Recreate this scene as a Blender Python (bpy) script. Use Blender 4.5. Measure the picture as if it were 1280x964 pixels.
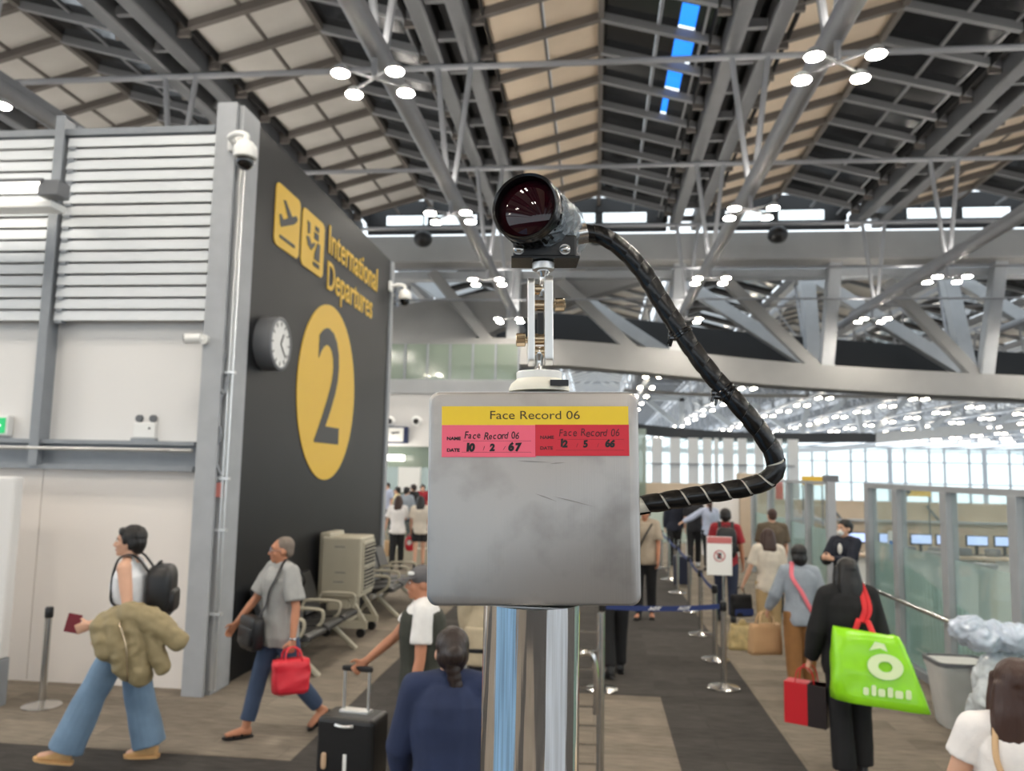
import bpy, bmesh, math, random
from mathutils import Vector, Matrix, noise

for _o in list(bpy.data.objects): bpy.data.objects.remove(_o, do_unlink=True)
SC = bpy.context.scene
COL = SC.collection
random.seed(7)

# ------------------------------------------------------------------ camera
# +Y runs down the hall, +X to the right, Z up; the lens is 2.2 m above the carpet.
F = 985.0; EYE = 2.2; ROLL = 0.02
_ux = 105*math.cos(ROLL)+108*math.sin(ROLL); _uy = 108*math.cos(ROLL)-105*math.sin(ROLL)
PITCH = math.atan(_uy/F); YAW = math.atan(_ux*math.cos(PITCH)/F)
FW = Vector((-math.sin(YAW)*math.cos(PITCH), math.cos(YAW)*math.cos(PITCH), math.sin(PITCH)))
_r = Vector((math.cos(YAW), math.sin(YAW), 0)); _u = _r.cross(FW)
RT = _r*math.cos(ROLL)+_u*math.sin(ROLL); UP = _u*math.cos(ROLL)-_r*math.sin(ROLL)
ORG = Vector((0, 0, EYE))
cam = bpy.data.cameras.new('camera'); camo = bpy.data.objects.new('camera', cam); COL.objects.link(camo)
cam.sensor_width = 36; cam.lens = 36*F/1280; cam.clip_start = .05; cam.clip_end = 800
camo.matrix_world = Matrix(((RT.x, UP.x, -FW.x, ORG.x), (RT.y, UP.y, -FW.y, ORG.y), (RT.z, UP.z, -FW.z, ORG.z), (0, 0, 0, 1)))
cam.dof.use_dof = True; cam.dof.focus_distance = 1.01; cam.dof.aperture_fstop = 7.0
SC.camera = camo

# ------------------------------------------------------------------ daylight (bright overcast sky) and exposure
w = bpy.data.worlds.new('world'); SC.world = w; w.use_nodes = True
bg = w.node_tree.nodes['Background']
bg.inputs[0].default_value = (.84, .93, 1.0, 1); bg.inputs[1].default_value = 1.4
vs = SC.view_settings
vs.view_transform = 'Standard'; vs.look = 'None'; vs.exposure = 0.62; vs.gamma = 1.0; vs.use_curve_mapping = False

# ------------------------------------------------------------------ pixel -> place helpers
def ray(x, y): return FW*F+RT*(x-640)+UP*(482-y)
def G(x, y, z=0.0):
    d = ray(x, y); return ORG+d*((z-EYE)/d.z)
def PY(x, y, Y):
    d = ray(x, y); return ORG+d*(Y/d.y)
def PX(x, y, X):
    d = ray(x, y); return ORG+d*(X/d.x)

# ------------------------------------------------------------------ materials
def lin(c):
    c = c/255.0
    return c/12.92 if c <= .04045 else ((c+.055)/1.055)**2.4
def rgb(r, g, b): return (lin(r), lin(g), lin(b), 1)
MATS = {}
def mat(name, col, rough=.6, metal=0.0, var=0.0, scale=20.0, bump=0.0, stretch=(1, 1, 1), emit=0.0, trans=0.0, alpha=1.0, spec=.5, coat=0.0, bscale=None):
    """Principled material; var mixes a darker noise into the colour, bump adds fine relief (object coordinates)."""
    if name in MATS: return MATS[name]
    m = bpy.data.materials.new(name); m.use_nodes = True; MATS[name] = m
    nt = m.node_tree; b = nt.nodes['Principled BSDF']
    b.inputs['Base Color'].default_value = col; b.inputs['Roughness'].default_value = rough; b.inputs['Metallic'].default_value = metal
    b.inputs['Specular IOR Level'].default_value = spec
    if trans: b.inputs['Transmission Weight'].default_value = trans
    if alpha < 1: b.inputs['Alpha'].default_value = alpha
    if coat: b.inputs['Coat Weight'].default_value = coat
    if emit:
        b.inputs['Emission Color'].default_value = col; b.inputs['Emission Strength'].default_value = emit
    if var or bump:
        tc = nt.nodes.new('ShaderNodeTexCoord'); mp = nt.nodes.new('ShaderNodeMapping'); mp.inputs['Scale'].default_value = stretch
        nt.links.new(tc.outputs['Object'], mp.inputs[0])
        nz = nt.nodes.new('ShaderNodeTexNoise'); nz.inputs['Scale'].default_value = scale; nz.inputs['Detail'].default_value = 4
        nt.links.new(mp.outputs[0], nz.inputs['Vector'])
        if var:
            mx = nt.nodes.new('ShaderNodeMix'); mx.data_type = 'RGBA'
            mx.inputs[6].default_value = tuple(max(0, c*(1-var)) for c in col[:3])+(1,)
            mx.inputs[7].default_value = tuple(min(1, c*(1+var)) for c in col[:3])+(1,)
            rp = nt.nodes.new('ShaderNodeMapRange'); rp.inputs[1].default_value = .3; rp.inputs[2].default_value = .7
            nt.links.new(nz.outputs[0], rp.inputs[0]); nt.links.new(rp.outputs[0], mx.inputs[0]); nt.links.new(mx.outputs[2], b.inputs['Base Color'])
        if bump:
            bp = nt.nodes.new('ShaderNodeBump'); bp.inputs['Strength'].default_value = bump; bp.inputs['Distance'].default_value = .01
            if bscale:
                n2 = nt.nodes.new('ShaderNodeTexNoise'); n2.inputs['Scale'].default_value = bscale; nt.links.new(mp.outputs[0], n2.inputs['Vector']); nt.links.new(n2.outputs[0], bp.inputs['Height'])
            else: nt.links.new(nz.outputs[0], bp.inputs['Height'])
            nt.links.new(bp.outputs[0], b.inputs['Normal'])
    return m

def carpet(name, base, dark, light):
    """loop-pile carpet laid in planks: plank tone, streaks along the plank and a fine pile"""
    m = bpy.data.materials.new(name); m.use_nodes = True; MATS[name] = m
    nt = m.node_tree; b = nt.nodes['Principled BSDF']; b.inputs['Roughness'].default_value = .95; b.inputs['Specular IOR Level'].default_value = .1
    tc = nt.nodes.new('ShaderNodeTexCoord')
    br = nt.nodes.new('ShaderNodeTexBrick'); br.inputs['Scale'].default_value = 1.0; br.inputs['Brick Width'].default_value = 1.0; br.inputs['Row Height'].default_value = .25
    br.inputs['Mortar Size'].default_value = .004; br.offset = .37
    br.inputs['Color1'].default_value = dark; br.inputs['Color2'].default_value = light; br.inputs['Mortar'].default_value = tuple(c*.7 for c in dark[:3])+(1,)
    nt.links.new(tc.outputs['Object'], br.inputs['Vector'])
    mp = nt.nodes.new('ShaderNodeMapping'); mp.inputs['Scale'].default_value = (5, 45, 1); nt.links.new(tc.outputs['Object'], mp.inputs[0])
    nz = nt.nodes.new('ShaderNodeTexNoise'); nz.inputs['Scale'].default_value = 1.0; nz.inputs['Detail'].default_value = 6; nt.links.new(mp.outputs[0], nz.inputs['Vector'])
    rp = nt.nodes.new('ShaderNodeMapRange'); rp.inputs[1].default_value = .32; rp.inputs[2].default_value = .68; nt.links.new(nz.outputs[0], rp.inputs[0])
    m1 = nt.nodes.new('ShaderNodeMix'); m1.data_type = 'RGBA'; m1.inputs[6].default_value = dark; m1.inputs[7].default_value = light; nt.links.new(rp.outputs[0], m1.inputs[0])
    m2 = nt.nodes.new('ShaderNodeMix'); m2.data_type = 'RGBA'; m2.inputs[0].default_value = .6; nt.links.new(br.outputs[0], m2.inputs[6]); nt.links.new(m1.outputs[2], m2.inputs[7])
    nt.links.new(m2.outputs[2], b.inputs['Base Color'])
    n2 = nt.nodes.new('ShaderNodeTexNoise'); n2.inputs['Scale'].default_value = 180; nt.links.new(tc.outputs['Object'], n2.inputs['Vector'])
    bp = nt.nodes.new('ShaderNodeBump'); bp.inputs['Strength'].default_value = .5; bp.inputs['Distance'].default_value = .01; nt.links.new(n2.outputs[0], bp.inputs['Height']); nt.links.new(bp.outputs[0], b.inputs['Normal'])
    return m

def glassy(name, tint, opac, rough=.05):
    """thin architectural glass: mostly see-through, tinted, with a mirror sheen"""
    m = bpy.data.materials.new(name); m.use_nodes = True; MATS[name] = m
    nt = m.node_tree; out = nt.nodes['Material Output']; nt.nodes.remove(nt.nodes['Principled BSDF'])
    tr = nt.nodes.new('ShaderNodeBsdfTransparent'); tr.inputs[0].default_value = tuple(min(1, .72+.28*c) for c in tint[:3])+(1,)
    d1 = nt.nodes.new('ShaderNodeBsdfDiffuse'); d1.inputs[0].default_value = tint
    d2 = nt.nodes.new('ShaderNodeBsdfTranslucent'); d2.inputs[0].default_value = tint
    df = nt.nodes.new('ShaderNodeMixShader'); nt.links.new(d1.outputs[0], df.inputs[1]); nt.links.new(d2.outputs[0], df.inputs[2])
    gl = nt.nodes.new('ShaderNodeBsdfGlossy'); gl.inputs['Roughness'].default_value = rough
    lw = nt.nodes.new('ShaderNodeLayerWeight'); lw.inputs[0].default_value = .5
    pw = nt.nodes.new('ShaderNodeMath'); pw.operation = 'POWER'; pw.inputs[1].default_value = 4.0; nt.links.new(lw.outputs['Facing'], pw.inputs[0])
    fr = nt.nodes.new('ShaderNodeMath'); fr.operation = 'MULTIPLY_ADD'; fr.inputs[1].default_value = .5; fr.inputs[2].default_value = .04; nt.links.new(pw.outputs[0], fr.inputs[0])
    a = nt.nodes.new('ShaderNodeMixShader'); a.inputs[0].default_value = opac; nt.links.new(tr.outputs[0], a.inputs[1]); nt.links.new(df.outputs[0], a.inputs[2])
    c = nt.nodes.new('ShaderNodeMixShader'); nt.links.new(fr.outputs[0], c.inputs[0]); nt.links.new(a.outputs[0], c.inputs[1]); nt.links.new(gl.outputs[0], c.inputs[2])
    nt.links.new(c.outputs[0], out.inputs[0]); return m

carpet('carpet_dark', None, rgb(57, 55, 54), rgb(88, 85, 82))
carpet('carpet_light', None, rgb(103, 95, 86), rgb(152, 142, 129))
mat('white_paint', rgb(226, 224, 222), .55, bump=.05, scale=60)
mat('warm_panel', rgb(236, 229, 223), .5)
mat('steel_grey', rgb(138, 143, 149), .5, var=.06, scale=6)
mat('column_grey', rgb(164, 167, 171), .5, var=.06, scale=5)
mat('truss_grey', rgb(150, 152, 156), .45, var=.05, scale=2)
mat('truss_pale', rgb(170, 173, 176), .45, var=.05, scale=2)
mat('chord_grey', rgb(106, 108, 112), .5, var=.06, scale=2)
mat('purlin_brown', rgb(104, 99, 95), .6)
mat('purlin_grey', rgb(132, 134, 138), .5)
mat('ceiling_beige', rgb(213, 197, 176), .75, var=.05, scale=1.2)
mat('ceiling_grey', rgb(196, 194, 190), .75, var=.05, scale=1.2)
mat('roof_glass_dark', rgb(26, 28, 31), .12, var=.3, scale=.7, spec=.6)
mat('black_void', rgb(22, 22, 24), .8)
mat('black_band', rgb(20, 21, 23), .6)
mat('beam_grey', rgb(150, 149, 147), .6, var=.04, scale=1.5)
mat('slat_white', rgb(214, 218, 222), .45)
mat('sign_wall', rgb(24, 25, 28), .45, var=.1, scale=2.5, spec=.3)
mat('sign_yellow', rgb(226, 184, 62), .5)
mat('sign_dark', rgb(50, 51, 53), .5)
mat('black_plastic', rgb(24, 24, 26), .38, bump=.05, scale=120)
mat('black_gloss', rgb(10, 10, 11), .08, coat=.6)
mat('white_plastic', rgb(232, 232, 230), .4)
mat('beige_plastic', rgb(176, 170, 152), .5, var=.04, scale=5)
mat('chrome', (.86, .86, .87, 1), .08, 1.0, bump=.12, scale=30, stretch=(1, 1, .03))
mat('steel_polished', (.62, .61, .59, 1), .22, 1.0)
mat('aluminium', (.72, .72, .71, 1), .38, 1.0)
mat('brass', (.66, .52, .36, 1), .25, 1.0)
mat('leather_black', rgb(28, 28, 30), .35, bump=.1, scale=60)
mat('belt_blue', rgb(38, 56, 112), .7)
mat('paper_white', rgb(235, 234, 230), .7)
mat('lamp_glow', (1.0, .92, .80, 1), emit=170.0); mat('lamp_glow_far', (1.0, .88, .70, 1), emit=40.0); mat('added_strip_glow', (1.0, .93, .84, 1), emit=17.0)  # the last one lights the strips added on the roof tubes
mat('tube_glow', (1.0, .95, .85, 1), emit=5.0)
mat('screen_glow', rgb(176, 198, 244), .3, emit=.7)
mat('exit_green', rgb(24, 160, 92), .4, emit=.6)
mat('counter_beige', rgb(190, 172, 150), .6, var=.05, scale=3)
mat('counter_white', rgb(222, 222, 216), .5)
glassy('glass_clear', rgb(214, 232, 228), .06)
glassy('glass_frost', rgb(212, 232, 226), .8, .3)
glassy('glass_frost_soft', rgb(216, 232, 226), .52, .25)
glassy('glass_green', rgb(164, 178, 164), .55, .1)
glassy('plastic_film', rgb(200, 214, 226), .34, .12)

# ------------------------------------------------------------------ mesh helpers
class MB:
    """collects shapes, then links them as one mesh object"""
    def __init__(s): s.v = []; s.f = []; s.m = []; s.cm = 0
    def add(s, vs, fs):
        o = len(s.v); s.v += [Vector(v) for v in vs]; s.f += [tuple(i+o for i in f) for f in fs]; s.m += [s.cm]*len(fs); return s
    def box(s, a, b):
        (x0, y0, z0), (x1, y1, z1) = a, b
        return s.add([(x0, y0, z0), (x1, y0, z0), (x1, y1, z0), (x0, y1, z0), (x0, y0, z1), (x1, y0, z1), (x1, y1, z1), (x0, y1, z1)],
                     [(3, 2, 1, 0), (4, 5, 6, 7), (0, 1, 5, 4), (1, 2, 6, 5), (2, 3, 7, 6), (3, 0, 4, 7)])
    def cbox(s, c, d): return s.box((c[0]-d[0]/2, c[1]-d[1]/2, c[2]-d[2]/2), (c[0]+d[0]/2, c[1]+d[1]/2, c[2]+d[2]/2))
    def bar(s, a, b, w, h, upv=(0, 0, 1)):
        a, b = Vector(a), Vector(b); d = (b-a).normalized(); upv = Vector(upv)
        if abs(d.dot(upv)) > .98: upv = Vector((0, 1, 0))
        x = d.cross(upv).normalized(); y = x.cross(d)
        vs = [p+x*sx*w/2+y*sy*h/2 for p in (a, b) for sx, sy in ((-1, -1), (1, -1), (1, 1), (-1, 1))]
        return s.add(vs, [(3, 2, 1, 0), (4, 5, 6, 7), (0, 1, 5, 4), (1, 2, 6, 5), (2, 3, 7, 6), (3, 0, 4, 7)])
    def loft(s, rings, cap=True, closed=False):
        n = len(rings[0]); vs = [p for r in rings for p in r]; fs = []
        for i in range(len(rings)-1+(1 if closed else 0)):
            for j in range(n):
                k = (j+1) % n; i2 = (i+1) % len(rings)
                fs.append((i*n+j, i*n+k, i2*n+k, i2*n+j))
        if cap and not closed: fs += [tuple(range(n-1, -1, -1)), tuple((len(rings)-1)*n+j for j in range(n))]
        return s.add(vs, fs)
    def tube(s, pts, rad, n=10, flat=None, ref=(0, 1, 0), cap=True, ball=False):
        """tube through pts; rad a number or one per point, each a number or (across, deep); ref sets the across direction"""
        pts = [Vector(p) for p in pts]; k = len(pts)
        rad = rad if isinstance(rad, (list, tuple)) else [rad]*k
        rings = []; px = None
        for i in range(k):
            t = (pts[min(i+1, k-1)]-pts[max(i-1, 0)]).normalized()
            if px is None:
                r = Vector(ref)
                if abs(t.dot(r)) > .95: r = Vector((1, 0, 0)) if abs(t.x) < .9 else Vector((0, 0, 1))
                x = r.cross(t).normalized()
            else: x = (px-t*px.dot(t)).normalized()
            px = x; y = t.cross(x); r = rad[i]; a, b = r if isinstance(r, (list, tuple)) else (r, r)
            rings.append([pts[i]+x*a*math.cos(2*math.pi*j/n)+y*b*math.sin(2*math.pi*j/n) for j in range(n)])
        s.loft(rings, cap)
        if ball:
            for e in (0, k-1):
                r = rad[e]; a = r if not isinstance(r, (list, tuple)) else min(r); s.ell(pts[e], (a, a, a), n=n)
        return s
    def cyl(s, a, b, r, n=16): return s.tube([a, b], r, n)
    def ell(s, c, r, rot=None, n=14, m=8):
        c = Vector(c); vs = []; fs = []
        for i in range(1, m):
            th = math.pi*i/m
            for j in range(n):
                ph = 2*math.pi*j/n; p = Vector((r[0]*math.sin(th)*math.cos(ph), r[1]*math.sin(th)*math.sin(ph), r[2]*math.cos(th)))
                vs.append(c+(rot @ p if rot else p))
        for e in (1, -1):
            p = Vector((0, 0, r[2]*e)); vs.append(c+(rot @ p if rot else p))
        t, b = len(vs)-2, len(vs)-1
        for i in range(m-2):
            for j in range(n):
                k = (j+1) % n; fs.append((i*n+j, (i+1)*n+j, (i+1)*n+k, i*n+k))
        for j in range(n):
            k = (j+1) % n; fs += [(t, j, k), (b, (m-2)*n+k, (m-2)*n+j)]
        return s.add(vs, fs)
    def rbox(s, c, d, r, rot=None, e=None, n=24, m=12):
        """rounded block: a superellipsoid of size d around c; r is the roundness exponent (small = boxy)"""
        c = Vector(c); e = e or r
        def pw(v, q): return math.copysign(abs(v)**q, v)
        vs = []; fs = []
        for i in range(m+1):
            th = -math.pi/2+math.pi*i/m
            for j in range(n):
                ph = 2*math.pi*j/n
                p = Vector((d[0]/2*pw(math.cos(th), e)*pw(math.cos(ph), r), d[1]/2*pw(math.cos(th), e)*pw(math.sin(ph), r), d[2]/2*pw(math.sin(th), e)))
                vs.append(c+(rot @ p if rot else p))
        for i in range(m):
            for j in range(n):
                k = (j+1) % n; fs.append((i*n+j, i*n+k, (i+1)*n+k, (i+1)*n+j))
        return s.add(vs, fs)
    def prism(s, poly, M, depth):
        """2-D outline pushed out along the third axis of matrix M"""
        n = len(poly); vs = [M @ Vector((x, y, 0)) for x, y in poly]+[M @ Vector((x, y, depth)) for x, y in poly]
        return s.add(vs, [tuple(range(n-1, -1, -1)), tuple(range(n, 2*n))]+[(i, (i+1) % n, (i+1) % n+n, i+n) for i in range(n)])
    def lathe(s, prof, M=None, n=32, cap=True):
        rings = []
        for r, z in prof:
            q = [Vector((r*math.cos(2*math.pi*j/n), r*math.sin(2*math.pi*j/n), z)) for j in range(n)]
            rings.append([M @ p for p in q] if M else q)
        return s.loft(rings, cap)
    def mesh(s, name):
        me = bpy.data.meshes.new(name); me.from_pydata([tuple(v) for v in s.v], [], s.f); me.update()
        return me
    def build(s, name, mats, parent=None, smooth=False, bevel=0.0, seg=2, fix=True):
        me = s.mesh(name)
        for mm in (mats if isinstance(mats, (list, tuple)) else [mats]): me.materials.append(MATS[mm] if isinstance(mm, str) else mm)
        if any(s.m):
            for p, i in zip(me.polygons, s.m): p.material_index = i
        if fix or bevel:
            bm = bmesh.new(); bm.from_mesh(me)
            if bevel:
                bmesh.ops.remove_doubles(bm, verts=bm.verts, dist=1e-6)
                bmesh.ops.bevel(bm, geom=[e for e in bm.edges if e.calc_face_angle(0) > .6], offset=bevel, segments=seg, affect='EDGES', profile=.5)
            bmesh.ops.recalc_face_normals(bm, faces=bm.faces); bm.to_mesh(me); bm.free()
        if smooth:
            me.shade_smooth()
            if smooth != 'all': me.set_sharp_from_angle(angle=.7)
        return link(name, me, parent)

def link(name, me, parent=None, M=None):
    o = bpy.data.objects.new(name, me); COL.objects.link(o)
    if parent: o.parent = parent
    if M is not None: o.matrix_local = M
    return o
def empty(name, loc=(0, 0, 0), rz=0.0, parent=None):
    o = bpy.data.objects.new(name, None); COL.objects.link(o); o.location = loc; o.rotation_euler[2] = rz; o.empty_display_size = .1
    if parent: o.parent = parent
    return o
def tag(o, label, cat, group=None):
    o['label'] = label; o['category'] = cat
    if group: o['group'] = group
    return o
def struct(o): o['kind'] = 'structure'; return o
def stuff(o): o['kind'] = 'stuff'; return o
def copy_tree(o, parent=None):
    c = o.copy(); COL.objects.link(c)
    if parent: c.parent = parent
    for ch in list(o.children): copy_tree(ch, c)
    return c
def frame(origin, right, up):
    r = Vector(right).normalized(); n = r.cross(Vector(up)).normalized(); u = n.cross(r); o = Vector(origin)
    return Matrix(((r.x, u.x, n.x, o.x), (r.y, u.y, n.y, o.y), (r.z, u.z, n.z, o.z), (0, 0, 0, 1)))
def text(name, s, size, m, M, parent=None, depth=.001, sx=1.0, shear=0.0, align='CENTER', thick=0.0, width=None):
    cu = bpy.data.curves.new(name, 'FONT'); cu.body = s; cu.size = size; cu.align_x = align; cu.align_y = 'CENTER'; cu.extrude = depth; cu.shear = shear; cu.offset = thick
    cu.resolution_u = 4
    to = bpy.data.objects.new(name, cu); COL.objects.link(to)
    dg = bpy.context.evaluated_depsgraph_get(); me = bpy.data.meshes.new_from_object(to.evaluated_get(dg))
    bpy.data.objects.remove(to, do_unlink=True); bpy.data.curves.remove(cu)
    if width: xs = [v.co.x for v in me.vertices]; sx = width/(max(xs)-min(xs))
    me.transform(Matrix.Diagonal((sx, 1, 1, 1))); me.transform(M); me.materials.clear(); me.materials.append(MATS[m])
    return link(name, me, parent)
def rounded_rect(w, h, r, n=5, cx=0.0, cy=0.0):
    pts = []
    for sx, sy, a0 in ((1, 1, 0), (-1, 1, 90), (-1, -1, 180), (1, -1, 270)):
        for i in range(n+1):
            a = math.radians(a0+90*i/n); pts.append((cx+sx*(w/2-r)+r*math.cos(a), cy+sy*(h/2-r)+r*math.sin(a)))
    return pts
def smooth_path(pts, k=8):
    """Catmull-Rom through the points"""
    P = [Vector(p) for p in pts]; P = [P[0]*2-P[1]]+P+[P[-1]*2-P[-2]]; out = []
    for i in range(1, len(P)-2):
        for j in range(k):
            t = j/k; a, b, c, d = P[i-1:i+3]
            out.append(.5*((2*b)+(c-a)*t+(2*a-5*b+4*c-d)*t*t+(3*b-a-3*c+d)*t**3))
    out.append(P[-2]); return out
# ================================================================== FLOOR
floor = struct(MB().box((-60, -62, -.3), (75, 78, 0)).build('floor', 'carpet_dark'))
for x0, x1, y0, y1 in ((-14, -2.26, 5.97, 44), (-1.1, .65, 1.3, 8.17), (1.6, 3.9, -3.0, 66), (-14, -2.26, -12.0, 3.9), (-1.1, 1.6, -8, -1.5)):
    MB().box((x0, y0, .0), (x1, y1, .004)).build('carpet_panel', 'carpet_light', floor)

# ================================================================== ROOF: folded slopes on triangular trusses
ceiling = struct(empty('ceiling'))
BAY = 6.9; RX = .03; TX = -3.46; ZR = 13.1; ZE = 12.36; EH = 2.72; PUR = 1.5; PY0 = 19.36
def slope_pt(k, s, t, y, dz=0.0):
    """point on slope of bay k, side s (-1 left, +1 right), t from ridge 0 to eave 1"""
    return Vector((RX+BAY*k+s*EH*t, y, ZR+(ZE-ZR)*t+dz))
def slope_box(mb, k, s, t0, t1, y0, y1, d0, d1):
    vs = [slope_pt(k, s, t, y, d) for d in (d0, d1) for t, y in ((t0, y0), (t1, y0), (t1, y1), (t0, y1))]
    return mb.add(vs, [(3, 2, 1, 0), (4, 5, 6, 7), (0, 1, 5, 4), (1, 2, 6, 5), (2, 3, 7, 6), (3, 0, 4, 7)])
mat('glass_blue', rgb(60, 150, 255), .1)
glassy('blue_tint_pane', rgb(20, 110, 235), .0)  # blue light in the roof glass is put into the tint of these panes
_n = MATS['blue_tint_pane'].node_tree.nodes
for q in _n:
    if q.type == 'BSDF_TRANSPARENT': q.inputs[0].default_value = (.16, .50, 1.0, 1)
rows = [PY0+PUR*n for n in range(-3, 8)]
Y_END = 31.2
cache = {}
for k in range(-3, 4):
    for s in (-1, 1):
        beige = s < 0
        pm = 'ceiling_beige' if beige and k >= 0 else ('ceiling_grey' if beige else 'roof_glass_dark')
        sl = slope_box(MB(), k, s, .0, 1.0, -60, rows[0]-PUR, 0, .08).build('roof_slope', pm, ceiling)
        for i, y in enumerate(rows):
            for c in (0, 1):
                t0, t1 = (.015, .485) if c == 0 else (.515, .985)
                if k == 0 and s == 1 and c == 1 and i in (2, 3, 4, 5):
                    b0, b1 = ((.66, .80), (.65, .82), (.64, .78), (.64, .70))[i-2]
                    slope_box(MB(), k, s, b0, b1, y-PUR*.72, y-PUR*.1, .03, .04).build('blue_tint_pane', 'blue_tint_pane', sl); slope_box(MB(), k, s, b0, b1, y-PUR, y-PUR*.72, 0, .06).build('roof_pane', pm, sl); slope_box(MB(), k, s, t0, b0, y-PUR+.03, y-.03, 0, .06).build('roof_pane', pm, sl)
                    slope_box(MB(), k, s, b1, t1, y-PUR+.03, y-.03, 0, .06).build('roof_pane', pm, sl)
                    continue
                key = (k, s, c)
                if key not in cache:
                    mb = slope_box(MB(), k, s, t0, t1, -PUR+.03, -.03, 0, .06); me = mb.mesh('roof_panel'); me.materials.append(MATS[pm]); cache[key] = me
                link('roof_panel' if beige else 'roof_pane', cache[key], sl, Matrix.Translation((0, y, 0)))
            key = (k, s, 'p')
            if key not in cache:
                mb = slope_box(MB(), k, s, .0, 1.02, -.075, .075, -.2, .0); me = mb.mesh('purlin'); me.materials.append(MATS['purlin_brown' if beige else 'purlin_grey']); cache[key] = me
            link('purlin', cache[key], sl, Matrix.Translation((0, y, 0)))
        slope_box(MB(), k, s, .488, .512, rows[0]-PUR, Y_END, -.05, .03).build('seam_rail', 'purlin_brown' if beige else 'purlin_grey', sl)
        if not beige: slope_box(MB(), k, s, .86, .88, rows[0]-PUR, Y_END, -.05, .0).build('seam_rail', 'purlin_grey', sl)
    MB().box((RX+BAY*k-.07, 5, ZR-.18), (RX+BAY*k+.07, Y_END, ZR+.1)).build('ridge_beam', 'purlin_brown', ceiling)

CHZ = 12.1; TUBEZ = 8.65
VY = [11.6, 17.7, 24.1, 30.2]
me_strut = {}
for k in range(-3, 5):
    x = TX+BAY*(k-0)
    tr = MB().box((x-.61, -60, CHZ-.26), (x-.23, Y_END, CHZ+.26)).box((x+.23, -60, CHZ-.26), (x+.61, Y_END, CHZ+.26)).build('roof_truss', 'chord_grey', ceiling, bevel=.05)
    MB().box((x-.9, -60, CHZ+.75), (x+.9, Y_END, CHZ+.8)).box((x-.9, -60, CHZ+.1), (x-.86, Y_END, CHZ+.8)).box((x+.86, -60, CHZ+.1), (x+.9, Y_END, CHZ+.8)).build('gutter', 'black_void', tr)
    MB().tube([(x, -60, TUBEZ), (x, 36.0, TUBEZ)], .155, 14).build('bottom_tube', 'truss_grey', tr, smooth=True)
    MB().box((x-.115, -40, TUBEZ+.06), (x-.1, 33, TUBEZ+.22)).box((x+.1, -40, TUBEZ+.06), (x+.115, 33, TUBEZ+.22)).build('added_strip_shield', 'truss_grey', tr)  # side walls that keep the added strip out of view
    MB().box((x-.08, -40, TUBEZ+.15), (x+.08, 33, TUBEZ+.165)).build('added_light_strip', 'added_strip_glow', tr)  # light strip added on the tube to brighten the roof, hidden from below
    for y in VY:
        for sgn in (-1, 1):
            MB().tube([(x+sgn*.42, y, CHZ-.2), (x+sgn*.05, y, TUBEZ)], .07, 8).build('strut', 'truss_grey', tr, smooth=True)
    for i in range(12):
        y = 15.4+1.5*i
        if y < Y_END: MB().box((x-.3, y-.07, CHZ-.1), (x+.3, y+.07, CHZ+.1)).build('rung', 'chord_grey', tr)
    for i in range(10):
        y = 16.4+1.5*i
        for sgn in (-1, 1): MB().box((x+sgn*.75-.16, y-.05, CHZ-.05), (x+sgn*.75+.16, y+.05, CHZ+.3)).build('bracket', 'purlin_brown', tr)
for y in VY[1:]:
    MB().tube([(-26, y, CHZ-.32), (25, y, CHZ-.32)], .075, 8).build('tie_rod', 'truss_grey', ceiling, smooth=True)
for y in (27.0, 32.0):
    MB().tube([(-26, y, TUBEZ+.6), (25, y, TUBEZ+.6)], .045, 6).build('tie_rod', 'truss_grey', ceiling, smooth=True)

# gable ends: dark frame, open glazing above
for k in range(-3, 4):
    x = RX+BAY*k
    gf = MB().box((x-2.7, Y_END, ZE-.5), (x+2.7, Y_END+.12, ZE-.12)).box((x-.16, Y_END-.02, ZE-.2), (x+.16, Y_END+.1, ZR)).build('gable_frame', 'black_band', ceiling)
    MB().add([(x-2.5, Y_END+.05, ZE-.12), (x+2.5, Y_END+.05, ZE-.12), (x, Y_END+.05, ZR-.1)], [(0, 1, 2)]).build('gable_pane', 'glass_clear', gf, fix=False)
    MB().box((x-2.75, Y_END-.06, 12.64), (x+2.75, Y_END, 13.25)).box((x-2.75, Y_END-.06, 12.2), (x-1.9, Y_END, 12.64)).box((x+1.9, Y_END-.06, 12.2), (x+2.75, Y_END, 12.64)).build('gable_panel', 'black_band', gf)

# ================================================================== TRANSVERSE GIRDER between the two halls
gird = empty('transverse_girder', (0, 0, 0), 0, ceiling)
def Z(y_px, Y, x_px=1000): return PY(x_px, y_px, Y).z
MB().box((-26, 32.0, Z(324, 32)), (42, 33.4, Z(289, 32))).build('top_beam', 'beam_grey', gird, bevel=.05)
MB().box((-26, 33.0, Z(346, 33)), (42, 33.7, Z(336, 33))).build('tie_beam', 'truss_pale', gird, bevel=.04)
def ribbon(name, pts_top, pts_bot, Y, depth, m, parent, k=6):
    T = smooth_path([PY(x, y, Y) for x, y in pts_top], k); B = smooth_path([PY(x, y, Y) for x, y in pts_bot], k)
    mb = MB(); rings = []
    for a, b in zip(T, B): rings.append([a, a+Vector((0, depth, 0)), b+Vector((0, depth, 0)), b])
    return mb.loft(rings).build(name, m, parent)
ribbon('bottom_beam', [(470, 440), (560, 424), (680, 424), (790, 432), (1000, 454), (1290, 470), (1500, 478)], [(470, 476), (560, 458), (680, 456), (790, 464), (1000, 484), (1290, 499), (1500, 508)], 32.5, 1.3, 'beam_grey', gird)
ribbon('arch_beam', [(440, 400), (520, 378), (600, 366), (700, 345), (840, 314)], [(440, 470), (520, 446), (600, 420), (700, 382), (840, 340)], 33.4, .9, 'beam_grey', gird)
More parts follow.
